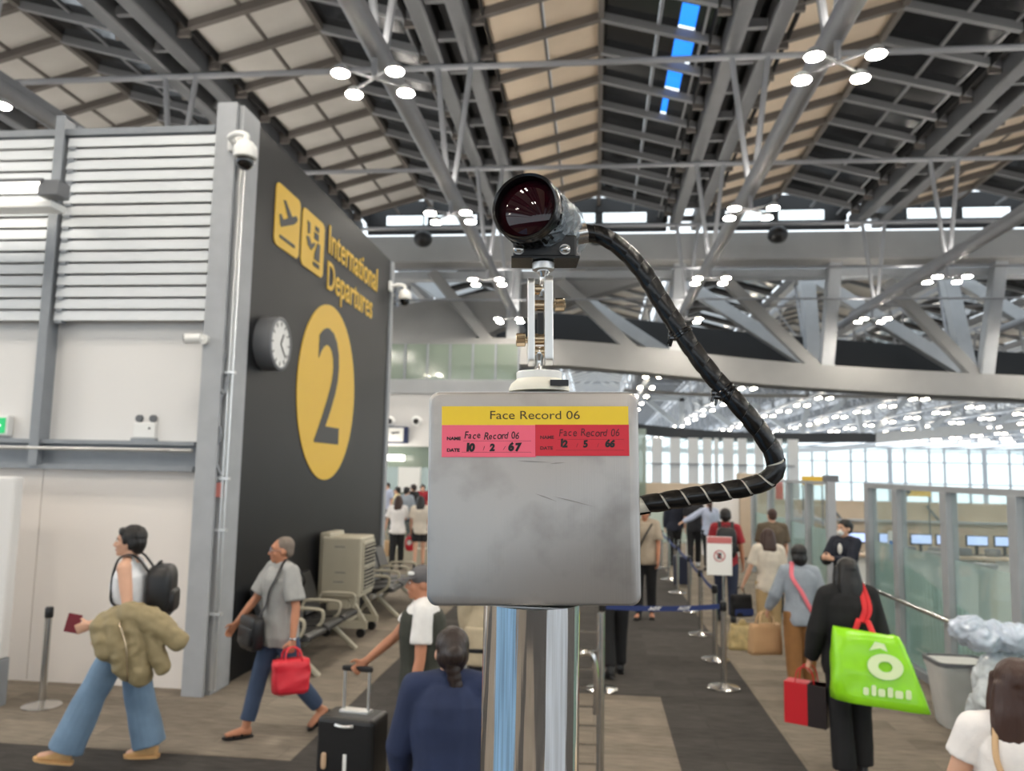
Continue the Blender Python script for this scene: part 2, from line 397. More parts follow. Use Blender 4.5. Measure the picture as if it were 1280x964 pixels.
for x1, x2 in ((851, 842), (1044, 1032), (1250, 1231), (645, 640)):
    MB().bar(PY(x1, 318, 32.8), PY(x2, 470 if x2 > 700 else 440, 32.8), .52, .5, (0, 1, 0)).build('leg', 'truss_pale', gird, bevel=.04)
for a, b in (((700, 352), (800, 446)), ((900, 344), (1030, 470)), ((1108, 352), (1232, 482)), ((1330, 370), (1440, 480)), ((540, 340), (612, 428))):
    MB().bar(PY(*a, 32.9), PY(*b, 32.9), .45, .4, (0, 1, 0)).build('brace', 'beam_grey', gird, bevel=.03)
for a, b in (((852, 352), (1010, 454)), ((1010, 344), (1200, 462)), ((1192, 346), (1360, 450)), ((700, 356), (840, 448)), ((500, 332), (566, 380))):
    MB().bar(PY(*a, 37), PY(*b, 37), .55, .5, (0, 1, 0)).build('brace', 'truss_pale', gird, bevel=.03)
for x1, x2 in ((1008, 1018), (1184, 1210), (1345, 1375)):
    MB().bar(PY(x1, 344, 37), PY(x2, 466, 37), .62, .6, (0, 1, 0)).build('leg', 'truss_pale', gird, bevel=.03)
ribbon('dark_band', [(620, 386), (780, 398), (900, 412), (1040, 424), (1290, 442), (1500, 452)], [(620, 440), (780, 452), (900, 468), (1040, 480), (1290, 500), (1500, 512)], 39, .3, 'black_band', gird)
ribbon('upper_rail', [(600, 340), (900, 336), (1290, 330)], [(600, 345), (900, 341), (1290, 335)], 35.5, .3, 'truss_pale', gird)

# ================================================================== SECOND HALL roof (far away: bays joined)
Y2a, Y2b = 39.5, 215.0
for k in range(-5, 18):
    mb = MB()
    for s in (-1, 1): slope_box(mb, k, s, 0, 1, Y2a, Y2b, 0, .08)
    for i in range(0, 70):
        y = Y2a+2.5*i; mb.cm = 1
        for s in (-1, 1): slope_box(mb, k, s, 0, 1.02, y, y+.15, -.2, 0)
    stuff(mb.build('far_roof_bay', ['roof_glass_dark' if k % 2 else 'ceiling_grey', 'purlin_grey'], ceiling))
    x = TX+BAY*k; mb = MB()
    mb.box((x-.6, Y2a, CHZ-.26), (x-.2, Y2b, CHZ+.26)).box((x+.2, Y2a, CHZ-.26), (x+.6, Y2b, CHZ+.26)).tube([(x, Y2a, TUBEZ), (x, Y2b, TUBEZ)], .16, 8)
    for i in range(18):
        y = Y2a+1+6.5*i
        for q in (-.4, .4): mb.tube([(x+q, y, CHZ), (x, y, TUBEZ)], .07, 6)
        mb.tube([(x, y, TUBEZ), (x, y+6.5, CHZ)], .06, 6)
    stuff(mb.build('far_roof_truss', 'truss_grey', ceiling))
for i in range(6):
    MB().tube([(-40, Y2a+6+10*i, CHZ-.3), (110, Y2a+6+10*i, CHZ-.3)], .08, 6).build('tie_rod', 'truss_grey', ceiling)
# far girder: dark curved fascia with V-shaped braces above it
g2 = empty('far_girder', (0, 0, 0), 0, ceiling)
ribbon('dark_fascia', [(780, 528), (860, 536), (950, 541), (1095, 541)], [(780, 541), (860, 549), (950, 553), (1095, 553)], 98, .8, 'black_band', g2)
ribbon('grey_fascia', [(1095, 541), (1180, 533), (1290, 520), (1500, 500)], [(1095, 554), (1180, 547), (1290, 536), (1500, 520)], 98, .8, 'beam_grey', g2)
ribbon('pale_rail', [(780, 556), (900, 562), (1020, 559), (1095, 555)], [(780, 563), (900, 568), (1020, 565), (1095, 560)], 104, .6, 'truss_pale', g2)
ribbon('mid_fascia', [(780, 486), (900, 492), (1100, 494), (1290, 500)], [(780, 490), (900, 496), (1100, 498), (1290, 505)], 66, .6, 'beam_grey', g2)
for a, b in (((1010, 505), (1002, 541)), ((1060, 497), (1012, 538)), ((1070, 508), (1078, 541)), ((1132, 500), (1090, 540)), ((1146, 505), (1154, 538)), ((1205, 503), (1164, 535)), ((1226, 505), (1230, 530)), ((1285, 505), (1240, 534)),
             ((806, 498), (848, 532)), ((852, 498), (852, 530)), ((870, 500), (915, 533)), ((940, 505), (985, 538)), ((800, 497), (860, 499))):
    MB().bar(PY(*a, 88), PY(*b, 88), .55, .4, (0, 1, 0)).build('brace', 'truss_pale', g2)

# ================================================================== FAR WINDOWS
win = struct(empty('window_1', (0, 110, 0)))
A = PY(985, 560, 110); B = PY(1500, 600, 110)
i = 0; x = A.x
while x < B.x:
    wd = .5 if i % 5 == 0 else .22
    MB().box((x-wd/2, -.15, -6), (x+wd/2, .15, 6.3)).build('mullion', 'steel_grey', win); x += 1.9 if i % 2 else 3.1; i += 1
for z in (-1.5, 1.4, 4.2, 6.1): MB().box((A.x, -.12, z), (B.x, .12, z+.18)).build('transom', 'steel_grey', win)
MB().box((A.x, -.02, -6), (B.x, .02, 6.3)).build('pane', 'glass_clear', win)
win2 = struct(empty('window_2', (0, 72, 0)))
a, b = PY(640, 560, 72).x, PY(992, 560, 72).x
random.seed(3); x = a
mat('fin_white', rgb(244, 247, 250), .6)
while x < b:
    wd = random.choice((.35, .5, .75, .9)); MB().box((x, -.1, .2), (x+wd, .1, 5.4)).build('fin', 'fin_white', win2); x += wd+random.choice((.25, .4, .5, .7))
MB().box((a, .15, .2), (b, .2, 5.4)).build('pane', 'glass_clear', win2)
MB().box((a, -.3, 3.0), (b, -.15, 3.1)).build('transom', 'steel_grey', win2)
# ================================================================== LEFT ROOM: louvred front, grey corner column, dark sign wall
WX = -3.68; WY = 7.6; TOPZ = 5.67
wl = struct(empty('wall_left', (0, 0, 0)))
MB().box((-14, WY+.06, 2.3), (WX-.1, WY+.09, TOPZ)).build('back_panel', 'white_paint', wl)
# lower white panels (with joints)
SEAM = PY(52, 600, WY).x
for x0, x1 in ((-9.5, SEAM-1.5), (SEAM-1.49, SEAM-.005), (SEAM+.005, WX-.2)):
    MB().box((x0, WY+.02, 0), (x1, WY+.1, 2.15)).build('panel', 'warm_panel', wl)
xa = PY(95, 155, WY).x-.06; POSTX = xa
for x0, x1 in ((-9.5, POSTX-.07), (POSTX+.09, WX-.2)):
    MB().box((x0, WY+.03, 2.3), (x1, WY+.06, 3.5)).build('panel', 'white_paint', wl)
# transom beam (I-section) above the lower panels
MB().box((-9.5, WY-.12, 2.38), (WX-.3, WY+.12, 2.42)).box((-9.5, WY-.02, 2.17), (WX-.3, WY+.04, 2.38)).box((-9.5, WY-.12, 2.12), (WX-.3, WY+.12, 2.17)).build('transom_beam', 'steel_grey', wl)
MB().tube([(-9.5, WY-.15, 2.33), (WX-.3, WY-.15, 2.33)], .018, 8).build('conduit', 'aluminium', wl, smooth=True)
# posts
MB().box((POSTX-.05, WY-.16, 2.15), (POSTX+.05, WY-.14, 5.84)).box((POSTX-.008, WY-.14, 2.15), (POSTX+.008, WY+.1, 5.84)).box((POSTX-.05, WY+.1, 2.15), (POSTX+.05, WY+.12, 5.84)).build('post', 'steel_grey', wl)
MB().box((-9.5, WY-.1, TOPZ-.02), (WX-.3, WY+.1, TOPZ+.05)).build('head_rail', 'steel_grey', wl)
# louvre slats: white drooping front with a sloped blade behind
ZS0, ZS1, NS = 3.68, 5.55, 16
def slat(x0, x1):
    mb = MB()
    prof = [(-.10, .0), (-.085, .1), (-.05, .112), (-.05, .105), (-.075, .09), (-.09, .0)]
    mb.loft([[Vector((x, p[0], p[1])) for p in prof] for x in (x0, x1)]); me = mb.mesh('slat'); me.materials.append(MATS['slat_white']); return me
for x0, x1 in ((-9.5, POSTX-.06), (POSTX+.06, WX-.22)):
    me = slat(x0, x1)
    for i in range(NS):
        link('slat', me, wl, Matrix.Translation((0, WY, ZS0+(ZS1-ZS0)*i/(NS-1)-.03)))
    for i in range(NS):
        MB().box((x0+.02, WY-.11, ZS0+(ZS1-ZS0)*i/(NS-1)-.06), (x0+.09, WY-.02, ZS0+(ZS1-ZS0)*i/(NS-1)-.03)).build('slat_clip', 'steel_grey', wl)
# corner column (H-section) with conduits and junction boxes
cx0, cx1 = WX-.22, WX+.05
col = MB().box((cx0, WY-.22, 0), (cx1-.06, WY-.17, 5.9)).box((cx0+.12, WY-.17, 0), (cx0+.16, WY+.2, 5.9)).box((cx1-.07, WY-.14, 0), (cx1-.02, WY+.25, 5.9)).build('corner_column', 'column_grey', wl)
for dx, r in ((-.02, .02), (.015, .014)):
    MB().tube([(cx1+dx, WY-.14, .05), (cx1+dx, WY-.14, 5.6)], r, 8).build('conduit', 'aluminium', col, smooth=True)
for z in (.75, 1.55, 2.05, 3.1): MB().box((cx1-.11, WY-.17, z), (cx1+.05, WY-.12, z+.025)).build('pipe_clamp', 'aluminium', col)
MB().tube(smooth_path([(cx1-.05, WY-.16, 3.3), (cx1-.1, WY-.2, 3.05), (cx1-.02, WY-.2, 2.9), (cx1+.0, WY-.18, 3.1), (cx1-.08, WY-.2, 2.7), (cx1-.03, WY-.2, 2.5), (cx1-.09, WY-.19, 2.3), (cx1-.02, WY-.18, 2.1)]), .011, 6).build('loose_cable', 'steel_grey', col, smooth=True)
MB().box((cx1-.06, WY-.18, 1.88), (cx1-.02, WY-.15, 2.02)).build('valve', mat('valve_red', rgb(178, 108, 100), .5), col)
for z in (3.2, 3.5, 4.4): MB().box((cx0+.1, WY-.2, z), (cx0+.17, WY-.16, z+.1)).build('junction_box', 'column_grey', col)

# dark sign wall running down the hall
FARY = 13.5
sw = struct(MB().box((WX-.4, WY+.12, 0), (WX, FARY, 5.88)).build('wall_sign', 'sign_wall'))
MB().box((WX-.3, FARY, 0), (WX+.03, FARY+.12, 5.88)).build('end_post', 'column_grey', sw)
MB().box((WX-.02, FARY-.05, .0), (WX+.02, FARY+.02, 5.88)).build('edge_trim', 'steel_grey', sw)
def WF(y, z, off=.0): return frame((WX+off, y, z), (0, 1, 0), (0, 0, 1))
def wpt(px, py):
    p = PX(px, py, WX); return p.y, p.z
# take-off pictogram
icon = MB()
y0, z0 = wpt(343, 310); y1, z1 = wpt(402, 345); _, zt = wpt(345, 232)
Z0, Z1 = 4.72, 5.46; H_ = Z1-Z0
ya, yb = wpt(343, 270)[0], wpt(373.5, 290)[0]
p1 = MB().prism(rounded_rect(yb-ya, H_, .09), WF((ya+yb)/2, (Z0+Z1)/2), .012).build('pictogram', 'sign_yellow', sw)
w_ = yb-ya
plane = [(-.36, .0), (-.30, .03), (-.20, -.03), (-.02, .05), (-.22, .28), (-.14, .30), (.14, .12), (.30, .19), (.37, .17), (.36, .11), (.22, .02), (-.26, -.17), (-.31, -.14)]
MB().prism([(x*w_, y*H_) for x, y in plane], WF((ya+yb)/2, (Z0+Z1)/2, .012), .006).build('airplane_symbol', 'sign_dark', p1)
MB().prism(rounded_rect(w_*.62, H_*.05, .01), WF((ya+yb)/2, Z0+H_*.17, .012), .006).build('runway_symbol', 'sign_dark', p1)
yc, yd = wpt(377, 300)[0], wpt(404, 320)[0]
yc, yd = wpt(376, 300)[0], wpt(404, 310)[0]
p2 = MB().prism(rounded_rect(yd-yc, H_*1.0, .09), WF((yc+yd)/2, (Z0+Z1)/2-.02), .012).build('pictogram', 'sign_yellow', sw)
w2 = yd-yc
for poly in ([(-.30, .32), (-.18, .30), (-.18, .12), (-.26, .10)], [(.05, .34), (.22, .34), (.22, .26), (.05, .26)], [(.02, .22), (.22, .22), (.22, .10), (.02, .10)],
             [(-.32, .04), (-.20, .06), (-.08, -.04), (.02, .03), (.08, .0), (-.08, -.14), (-.24, -.10)], [(.18, .06), (.30, .06), (.30, -.26), (.06, -.26), (.06, -.16)], [(.02, -.31), (.30, -.31), (.30, -.38), (.02, -.38)]):
    MB().prism([(x*w2, y*H_) for x, y in poly], WF((yc+yd)/2, (Z0+Z1)/2-.02, .012), .006).build('officer_symbol', 'sign_dark', p2)
ty = wpt(409, 320)[0]
tw = wpt(471, 345)[0]-ty
text('sign_lettering', 'International', .56, 'sign_yellow', WF(ty, 5.29, .004), sw, .005, align='LEFT', thick=.004, width=tw)
text('sign_lettering', 'Departures', .56, 'sign_yellow', WF(ty, 4.79, .004), sw, .005, align='LEFT', thick=.004, width=tw*.9)
cy = (wpt(370, 490)[0]+wpt(442.5, 480)[0])/2; ra = (wpt(442.5, 480)[0]-wpt(370, 490)[0])/2; cz = (wpt(410, 380)[1]+wpt(402, 600)[1])/2; rb = (wpt(410, 380)[1]-wpt(402, 600)[1])/2
disc = MB().prism([(ra*math.cos(t*math.pi/32), rb*math.sin(t*math.pi/32)) for t in range(64)], WF(cy, cz), .01).build('number_disc', 'sign_yellow', sw)
text('sign_numeral', '2', 2.25, 'sign_dark', WF(cy, cz-.02, .01), disc, .006, sx=.98, thick=.01)

# round wall clock (drum with white face)
ck = tag(empty('wall_clock', (WX, PX(351, 430, WX+.19).y, PX(351, 430, WX+.19).z)), 'round grey drum wall clock with white face on the dark sign wall', 'clock')
Mx = Matrix(((0, 0, 1, 0), (1, 0, 0, 0), (0, 1, 0, 0), (0, 0, 0, 1)))
MB().lathe([(.3, .0), (.3, .19), (.285, .2), (.265, .2), (.262, .185)], Mx, 40).build('case', 'chord_grey', ck, smooth=True)
fc = MB().lathe([(.262, .175), (.262, .187)], Mx, 40).build('face', 'white_plastic', ck)
for i in range(12):
    a = i*math.pi/6; MB().bar((.19, .2*math.sin(a), .2*math.cos(a)), (.19, .245*math.sin(a), .245*math.cos(a)), .014, .004, (1, 0, 0)).build('hour_mark', 'sign_dark', fc)
for a, L, wd in ((.55, .13, .02), (2.35, .2, .014)):
    MB().bar((.194, 0, 0), (.194, L*math.sin(a), L*math.cos(a)), wd, .004, (1, 0, 0)).build('hand', 'sign_dark', ck)

# dome security camera on the column top
def dome_camera(loc, rz, label, s=1.0, sd=0.0):
    t = tag(empty('dome_camera', loc, rz), label, 'camera')
    t.scale = (s, s, s)
    MB().rbox((0, .02, .0), (.12, .04, .16), .3).build('wall_plate', 'white_plastic', t, smooth=True)
    MB().tube(smooth_path([(0, .0, .0), (0, -.12, .02), (0, -.2, .0), (0, -.215, -.05)] if not sd else [(0, 0, 0), (0, -.07, .01), (sd*.5, -.12, .02), (sd, -.12, .0), (sd, -.12, -.05)]), .028, 12).build('bracket', 'white_plastic', t, smooth=True)
    MB().lathe([(.03, -.05), (.06, -.06), (.092, -.1), (.1, -.15), (.098, -.2), (.085, -.21)], Matrix.Translation((sd, -.12 if sd else -.215, 0)), 28).build('housing', 'white_plastic', t, smooth=True)
    MB().ell((sd, -.12 if sd else -.215, -.225), (.078, .078, .085), n=24, m=14).build('dome', 'black_gloss', t, smooth=True)
    return t
q = PY(293, 178, WY-.25); dome_camera((q.x, WY-.265, q.z), 0, 'white dome security camera with black globe on the grey corner column', 1.15, .17)
# small bullet camera
t = tag(empty('bullet_camera', (WX-.2, WY-.24, 3.43)), 'small white bullet camera on the grey corner column', 'camera')
MB().tube([(0, .06, .0), (0, -.02, 0)], .05, 16).tube([(0, 0, 0), (-.06, -.05, 0)], .022, 10).build('bracket', 'white_plastic', t, smooth=True)
MB().tube([(-.01, -.05, .0), (-.15, -.09, -.01)], .05, 18).build('housing', 'white_plastic', t, smooth=True)
MB().tube([(-.148, -.09, -.01), (-.156, -.092, -.011)], .044, 18).build('lens', 'black_gloss', t, smooth=True)
# emergency light unit on the transom
ep = PY(182, 524, WY); t = tag(empty('emergency_light', (ep.x, WY+.1, 2.45)), 'white emergency light box with two round heads above the transom', 'light')
MB().box((-.12, -.12, .0), (.12, .0, .16)).build('case', 'white_plastic', t, bevel=.012)
for sx in (-1, 1):
    MB().tube([(sx*.075, -.06, .16), (sx*.075, -.06, .2)], .012, 8).tube([(sx*.075, -.03, .205), (sx*.075, -.1, .2)], .038, 16).build('lamp_head', 'chord_grey', t, smooth=True)
MB().tube([(.06, -.121, .1), (.06, -.124, .1)], .012, 12).build('indicator', 'sign_dark', t)
MB().box((-.13, -.13, -.03), (.13, 0, .0)).build('shelf', 'steel_grey', t)
o = MB().prism(rounded_rect(.15, .09, .012), frame((ep.x+.3, WY+.1, 2.66), (1, 0, 0), (0, 0, 1)), .03).build('wall_socket', 'chord_grey'); tag(o, 'grey double wall socket beside the emergency light', 'socket')
MB().box((-.05, -.035, -.025), (-.01, -.028, .025)).box((.01, -.035, -.025), (.05, -.028, .025)).build('socket_insert', 'white_plastic', o).matrix_local = Matrix.Translation((ep.x+.3, WY+.1, 2.66))
# exit sign
xp = PY(6, 525, WY); t = tag(empty('exit_sign', (xp.x-.25, WY+.02, 2.45)), 'lit green exit sign with white running arrow on the white wall', 'sign')
MB().box((-.34, -.08, .0), (.34, .0, .21)).build('frame', 'white_plastic', t, bevel=.01)
fc = MB().box((-.31, -.088, .025), (.31, -.08, .185)).build('face', 'exit_green', t)
mat('exit_white', (1, 1, 1, 1), .5, emit=.8)
MB().prism([(.06, .025), (.17, .025), (.17, .06), (.27, 0), (.17, -.06), (.17, -.025), (.06, -.025)], frame((0, -.088, .105), (1, 0, 0), (0, 0, 1)), .004).build('arrow', 'exit_white', fc)
MB().prism([(-.24, .05), (-.2, .07), (-.14, .03), (-.08, .04), (-.08, .02), (-.15, 0), (-.12, -.06), (-.15, -.065), (-.19, -.01), (-.26, -.06), (-.28, -.045)], frame((0, -.088, .105), (1, 0, 0), (0, 0, 1)), .004).build('running_figure', 'exit_white', fc)
# strip light fitted on the louvre
lp = PY(30, 232, WY-.7); t = tag(empty('strip_light', (lp.x, WY-.6, lp.z)), 'lit white strip light on a bracket in front of the louvre', 'light')
MB().box((-1.6, -.12, .03), (.2, .12, .07)).build('housing', 'chord_grey', t, bevel=.008)
MB().box((-1.6, -.11, .005), (.16, .11, .03)).build('tube', 'tube_glow', t)
bx_ = POSTX-lp.x
MB().box((.14, -.1, -.1), (.36, .08, .06)).bar((.22, .04, -.04), (bx_+.01, .45, -.04), .07, .06).build('bracket', 'chord_grey', t, bevel=.01)
MB().box((-1.6, -.02, -.19), (.24, .2, -.12)).build('reflector', 'white_plastic', t, bevel=.008)

# ================================================================== far-left ticket kiosk
kp = G(46, 868); t = tag(empty('information_kiosk', (kp.x-.04, 6.75, 0)), 'white kiosk cabinet with dark grey base beside the steel barrier post', 'kiosk')
MB().box((-1.4, .0, .42), (0, .12, 2.05)).build('cabinet', 'white_paint', t, bevel=.02)
MB().box((-1.4, -.005, 0), (.005, .125, .42)).build('base', 'steel_grey', t, bevel=.01)
for i in range(3): MB().box((-.36+.05*i, -.012, 1.62), (-.335+.05*i, .0, 2.0)).build('slot', 'black_plastic', t)
text('question_mark', '?', .13, 'sign_dark', frame((-.08, -.004, .86), (1, 0, 0), (0, 0, 1)), t, .002)
for z in (.6, .55, .5): MB().box((-.13, -.003, z), (-.06, .0, z+.008)).build('printed_line', 'chord_grey', t)

# ================================================================== end wall past the dark wall with doorway
EY = 18.7
a, b = PY(470, 600, EY).x-1.5, PY(640, 600, EY).x
zl = PY(505, 558, EY).z; zt = PY(505, 492, EY).z
we = struct(empty('wall_end', (0, EY, 0)))
MB().box((a, 0, zl), (b, .3, zt)).build('panel', 'white_paint', we)
xj = PY(534, 650, EY).x+.55
MB().box((xj, 0, 0), (b, .3, zl)).build('panel', 'white_paint', we)
MB().box((a, -.1, zt), (b+.1, .35, zt+.32)).build('ledge', 'truss_pale', we)
MB().box((a, .1, zl-.5), (xj, .2, zl)).build('door_head', 'glass_green', we)
jx = PY(473, 700, EY).x
MB().box((jx, -.4, 0), (jx+.9, -.36, .95)).build('low_pane', 'glass_clear', we)
MB().box((jx, -.42, 0), (jx+1.9, -.2, .34)).build('plinth', 'beige_plastic', we)
for px, lab in ((488, 'nearer'), (521, 'farther from')):
    q = PY(px, 527, EY); o = tag(empty('wall_spotlight', (q.x, EY, q.z)), 'round black-centred spotlight on the white end wall, %s the dark sign wall' % lab, 'light', 'spotlights on the end wall')
    MB().lathe([(.13, 0), (.13, .05), (.08, .1)], Matrix.Rotation(math.radians(90), 4, 'X'), 20).build('bezel', 'white_plastic', o, smooth=True)
    MB().lathe([(.075, .08), (.06, .12)], Matrix.Rotation(math.radians(90), 4, 'X'), 20).build('lens', 'black_gloss', o, smooth=True)
q = PY(494, 544, EY); o = tag(empty('hanging_screen', (q.x, EY-.15, q.z)), 'dark blue direction screen with white panel on the end wall', 'screen')
MB().box((-.42, 0, -.2), (.34, .14, .2)).build('case', mat('navy_case', rgb(30, 42, 76), .4), o, bevel=.01)
MB().box((-.17, -.008, -.16), (.24, .0, .17)).build('display', 'paper_white', o)
MB().box((-.38, -.008, .0), (-.22, .0, .15)).build('green_square', mat('lime', rgb(150, 190, 60), .5), o)
MB().prism([(-.1, 0), (.1, .02), (.12, -.02), (.0, -.03), (-.06, -.05)], frame((.03, -.008, .06), (1, 0, 0), (0, 0, 1)), .003).build('printed_mark', 'sign_dark', o)
MB().box((jx-.2, -.5, zl-.35), (jx+.6, -.2, zl-.22)).build('door_light', 'tube_glow', we)
# room beyond the doorway
bw = struct(MB().box((a-4, EY+14, 0), (b+4, EY+14.2, 4)).build('wall_back', 'glass_green'))
MB().box((PY(505, 600, EY+13).x-.4, -0.3+EY+13.9, 1.2), (PY(505, 600, EY+13).x+.5, EY+13.95, 2.7)).build('notice_board', 'paper_white', bw)
# upper glazed gallery behind
gl = struct(empty('window_3', (0, 26, 0)))
ga, gb, gz0, gz1 = PY(478, 470, 26).x, PY(648, 470, 26).x, PY(560, 475, 26).z, PY(560, 430, 26).z
MB().box((ga, 0, gz0), (gb, .05, gz1)).build('pane', 'glass_green', gl)
for i in range(7): MB().box((ga+(gb-ga)*i/6-.03, -.06, gz0), (ga+(gb-ga)*i/6+.03, .06, gz1)).build('mullion', 'steel_grey', gl)
MB().box((ga, -.1, gz0-.6), (gb, .3, gz0)).build('sill', 'truss_pale', gl)
# second dome camera at the far end of the sign wall
dome_camera((WX+.05, FARY-.1, 5.4), math.radians(90), 'white dome security camera at the far end of the dark sign wall', 1.15)

# ================================================================== GLASS PARTITION on the right
GX = 3.64; GT = 2.12
gp = struct(empty('wall_glass', (0, 0, 0)))
def gy(px): return PX(px, 700, GX).y
ys = [gy(x) for x in (1276, 1188, 1126, 1090)]
pts = [4.7]+ys
for y in ys: MB().box((GX-.06, y-.075, 0), (GX+.06, y+.075, GT-.06)).build('post', 'column_grey', gp, bevel=.006)
MB().box((GX-.05, 3.5, GT-.06), (GX+.05, ys[-1]+.1, GT)).build('top_rail', 'column_grey', gp)
MB().box((GX-.07, 3.5, 0), (GX+.07, ys[-1]+.1, .09)).build('bottom_rail', 'steel_grey', gp)
def wavy(y0, y1, z0, f, m, name):
    n = 12; mb = MB(); vs = []; fs = []
    for i in range(n+1):
        y = y0+(y1-y0)*i/n; vs += [(GX+.012, y, z0), (GX+.012, y, f(y))]
    for i in range(n): fs.append((2*i, 2*i+2, 2*i+3, 2*i+1))
    return mb.add(vs, fs).build(name, m, gp, fix=False)
for y0, y1 in zip([3.5]+ys[:-1], ys):
    MB().box((GX-.006, y0+.07, .09), (GX+.006, y1-.07, GT-.06)).build('pane', 'glass_clear', gp)
    wavy(y0+.07, y1-.07, .09, lambda y: 1.02+.16*math.sin(y*1.35+.4), 'glass_frost', 'frosting')
    wavy(y0+.07, y1-.07, .09, lambda y: 1.38, 'glass_frost_soft', 'frosting')
# far stretch beyond the gap
ys2 = [gy(x) for x in (1040, 1013, 988)]+[gy(988)+1.6, gy(988)+3.4]
for y in ys2: MB().box((GX-.06, y-.07, 0), (GX+.06, y+.07, GT)).build('post', 'column_grey', gp)
MB().box((GX-.05, ys2[0], GT-.05), (GX+.05, ys2[-1], GT)).build('top_rail', 'column_grey', gp)
for y0, y1 in zip(ys2[:-1], ys2[1:]):
    MB().box((GX-.006, y0+.07, .05), (GX+.006, y1-.07, GT-.06)).build('pane', 'glass_clear', gp)
    wavy(y0+.07, y1-.07, .05, lambda y: 1.36, 'glass_frost', 'frosting')
# gap frame and a camera on its post
MB().box((GX-.1, ys2[0]-.04, GT), (GX+.12, ys2[0]+.06, GT+.1)).build('sensor', 'chord_grey', gp)
# handrail
hr = tag(empty('handrail', (GX-.16, 0, 0)), 'polished steel handrail along the frosted glass partition', 'handrail')
MB().tube([(0, 5.2, .8), (0, ys[-1]+.12, .8)], .026, 12).build('rail', 'steel_polished', hr, smooth=True)
for y in (6.2, 7.9, ys[-1]): MB().tube([(0, y, .78), (.06, y, .72), (.13, y, .72)], .012, 8).build('rail_bracket', 'steel_polished', hr, smooth=True)
MB().tube([(0, ys[-1]+.12, .8), (0, ys[-1]+.12, .0)], .026, 12).build('end_post', 'steel_polished', hr, smooth=True)

# ================================================================== immigration counters beyond the glass
def counter(x, y, label):
    t = tag(empty('service_counter', (x, y, 0)), label, 'counter', 'counters beyond the glass')
    MB().box((-.95, 0, 0), (.95, .7, 1.0)).build('desk', 'counter_white', t, bevel=.02)
    MB().box((-1.0, -.12, 1.0), (1.0, .3, 1.05)).build('desk_top', 'counter_beige', t, bevel=.01)
    MB().box((-.95, -.02, .0), (-.8, .1, 1.0)).build('side_fin', 'counter_beige', t)
    return t
def monitor(x, y, z, label, rz=0.0):
    t = tag(empty('computer_monitor', (x, y, z), rz), label, 'monitor', 'monitors on the counters')
    MB().box((-.16, 0, .13), (.16, .04, .30)).build('case', 'black_plastic', t, bevel=.008)
    MB().box((-.145, -.006, .155), (.145, 0, .285)).build('screen', 'screen_glow', t)
    MB().box((-.1, -.05, 0), (.1, .1, .015)).box((-.02, .02, .0), (.02, .05, .14)).build('stand', 'black_plastic', t)
    return t
CY = 12.7
for k, xx in enumerate((4.75, 6.75, 8.8)): counter(xx, CY, ('white immigration counter with beige top nearest the partition gap', 'white immigration counter with beige top in the middle of the row', 'white immigration counter with beige top at the end away from the gap')[k])
mk = 0
for px, od in ((1070, 'first'), (1112, 'second'), (1152, 'third'), (1184, 'fourth'), (1222, 'fifth'), (1257, 'sixth')):
    q = PY(px, 681, CY+.2); monitor(q.x, CY+.2, 1.05, od+' lit computer monitor along the counters from the partition gap')
# desk clutter: keyboards-and-scanner blocks between the monitors
for px, od in ((1134, 'second'), (1168, 'third'), (1203, 'fourth'), (1239, 'fifth')):
    q = PY(px, 690, CY+.1); o = tag(MB().rbox((0, 0, .06), (.2, .14, .12), .35).build('document_scanner', 'chord_grey', smooth=True), 'small grey document scanner right after the %s computer monitor' % od, 'scanner', 'scanners on the counters'); o.location = (q.x, CY+.05, 1.05)
for px, lab in ((1168, 'nearer the partition gap'), (1231, 'farther from the partition gap')):
    q = PX(px, 690, GX+1.0)
    o = tag(empty('pedestal_reader', (GX+1.0, q.y, 0)), 'grey pedestal reader with flared head behind the glass, '+lab, 'reader', 'pedestal readers behind the glass')
    MB().tube([(0, 0, 0), (0, 0, 1.0)], .04, 12).build('pole', 'steel_grey', o, smooth=True)
    MB().lathe([(.04, 1.0), (.13, 1.16), (.13, 1.2), (.1, 1.2)], None, 16).build('head', 'steel_grey', o, smooth=True)
wb = struct(MB().box((3.9, 18.6, 0), (30, 18.8, 1.66)).build('wall_counter', 'counter_beige'))
MB().box((3.9, 18.5, 1.22), (30, 18.6, 1.27)).build('dado', 'truss_pale', wb)
for x, tl in ((5.2, .5), (7.3, .5), (9.4, .5)): MB().bar((x, 18.55, 1.6), (x+.55, 18.55, .9), .05, .02, (0, 1, 0)).build('slanted_bar', 'chord_grey', wb)  # thin grey bars slanting across the beige wall
for px, py, Y, lab in ((1016, 601, 15.8, 'small yellow sign on two poles beyond the far glass panel'), (1141, 615, 15.8, 'wide yellow sign with dark arrow on two poles beyond the near glass panels')):
    q = PY(px, py, Y); wd = .3 if px < 1100 else .5
    o = tag(empty('standing_sign', (q.x, Y, q.z)), lab, 'sign')
    MB().box((-wd/2*1.3, 0, -.085), (wd/2*1.3, .06, .085)).build('board', 'sign_yellow', o)
    MB().tube([(-wd/2*1.2, .03, 0), (-wd/2*1.2, .03, -q.z)], .015, 6).tube([(wd/2*1.2, .03, 0), (wd/2*1.2, .03, -q.z)], .015, 6).build('pole', 'chord_grey', o)
    if wd > .4: MB().prism([(-.1, .03), (.06, .03), (.0, .09), (.04, .09), (.12, 0), (.04, -.09), (.0, -.09), (.06, -.03), (-.1, -.03)], frame((-.15, 0, .0), (.7, 0, 0), (0, 0, 1)), .004).build('arrow', 'sign_dark', o)
q = PY(1098, 672, CY+.4); o = tag(empty('display_stand', (q.x, CY-.4, 0)), 'blue and white poster stand beside the counters', 'poster stand')
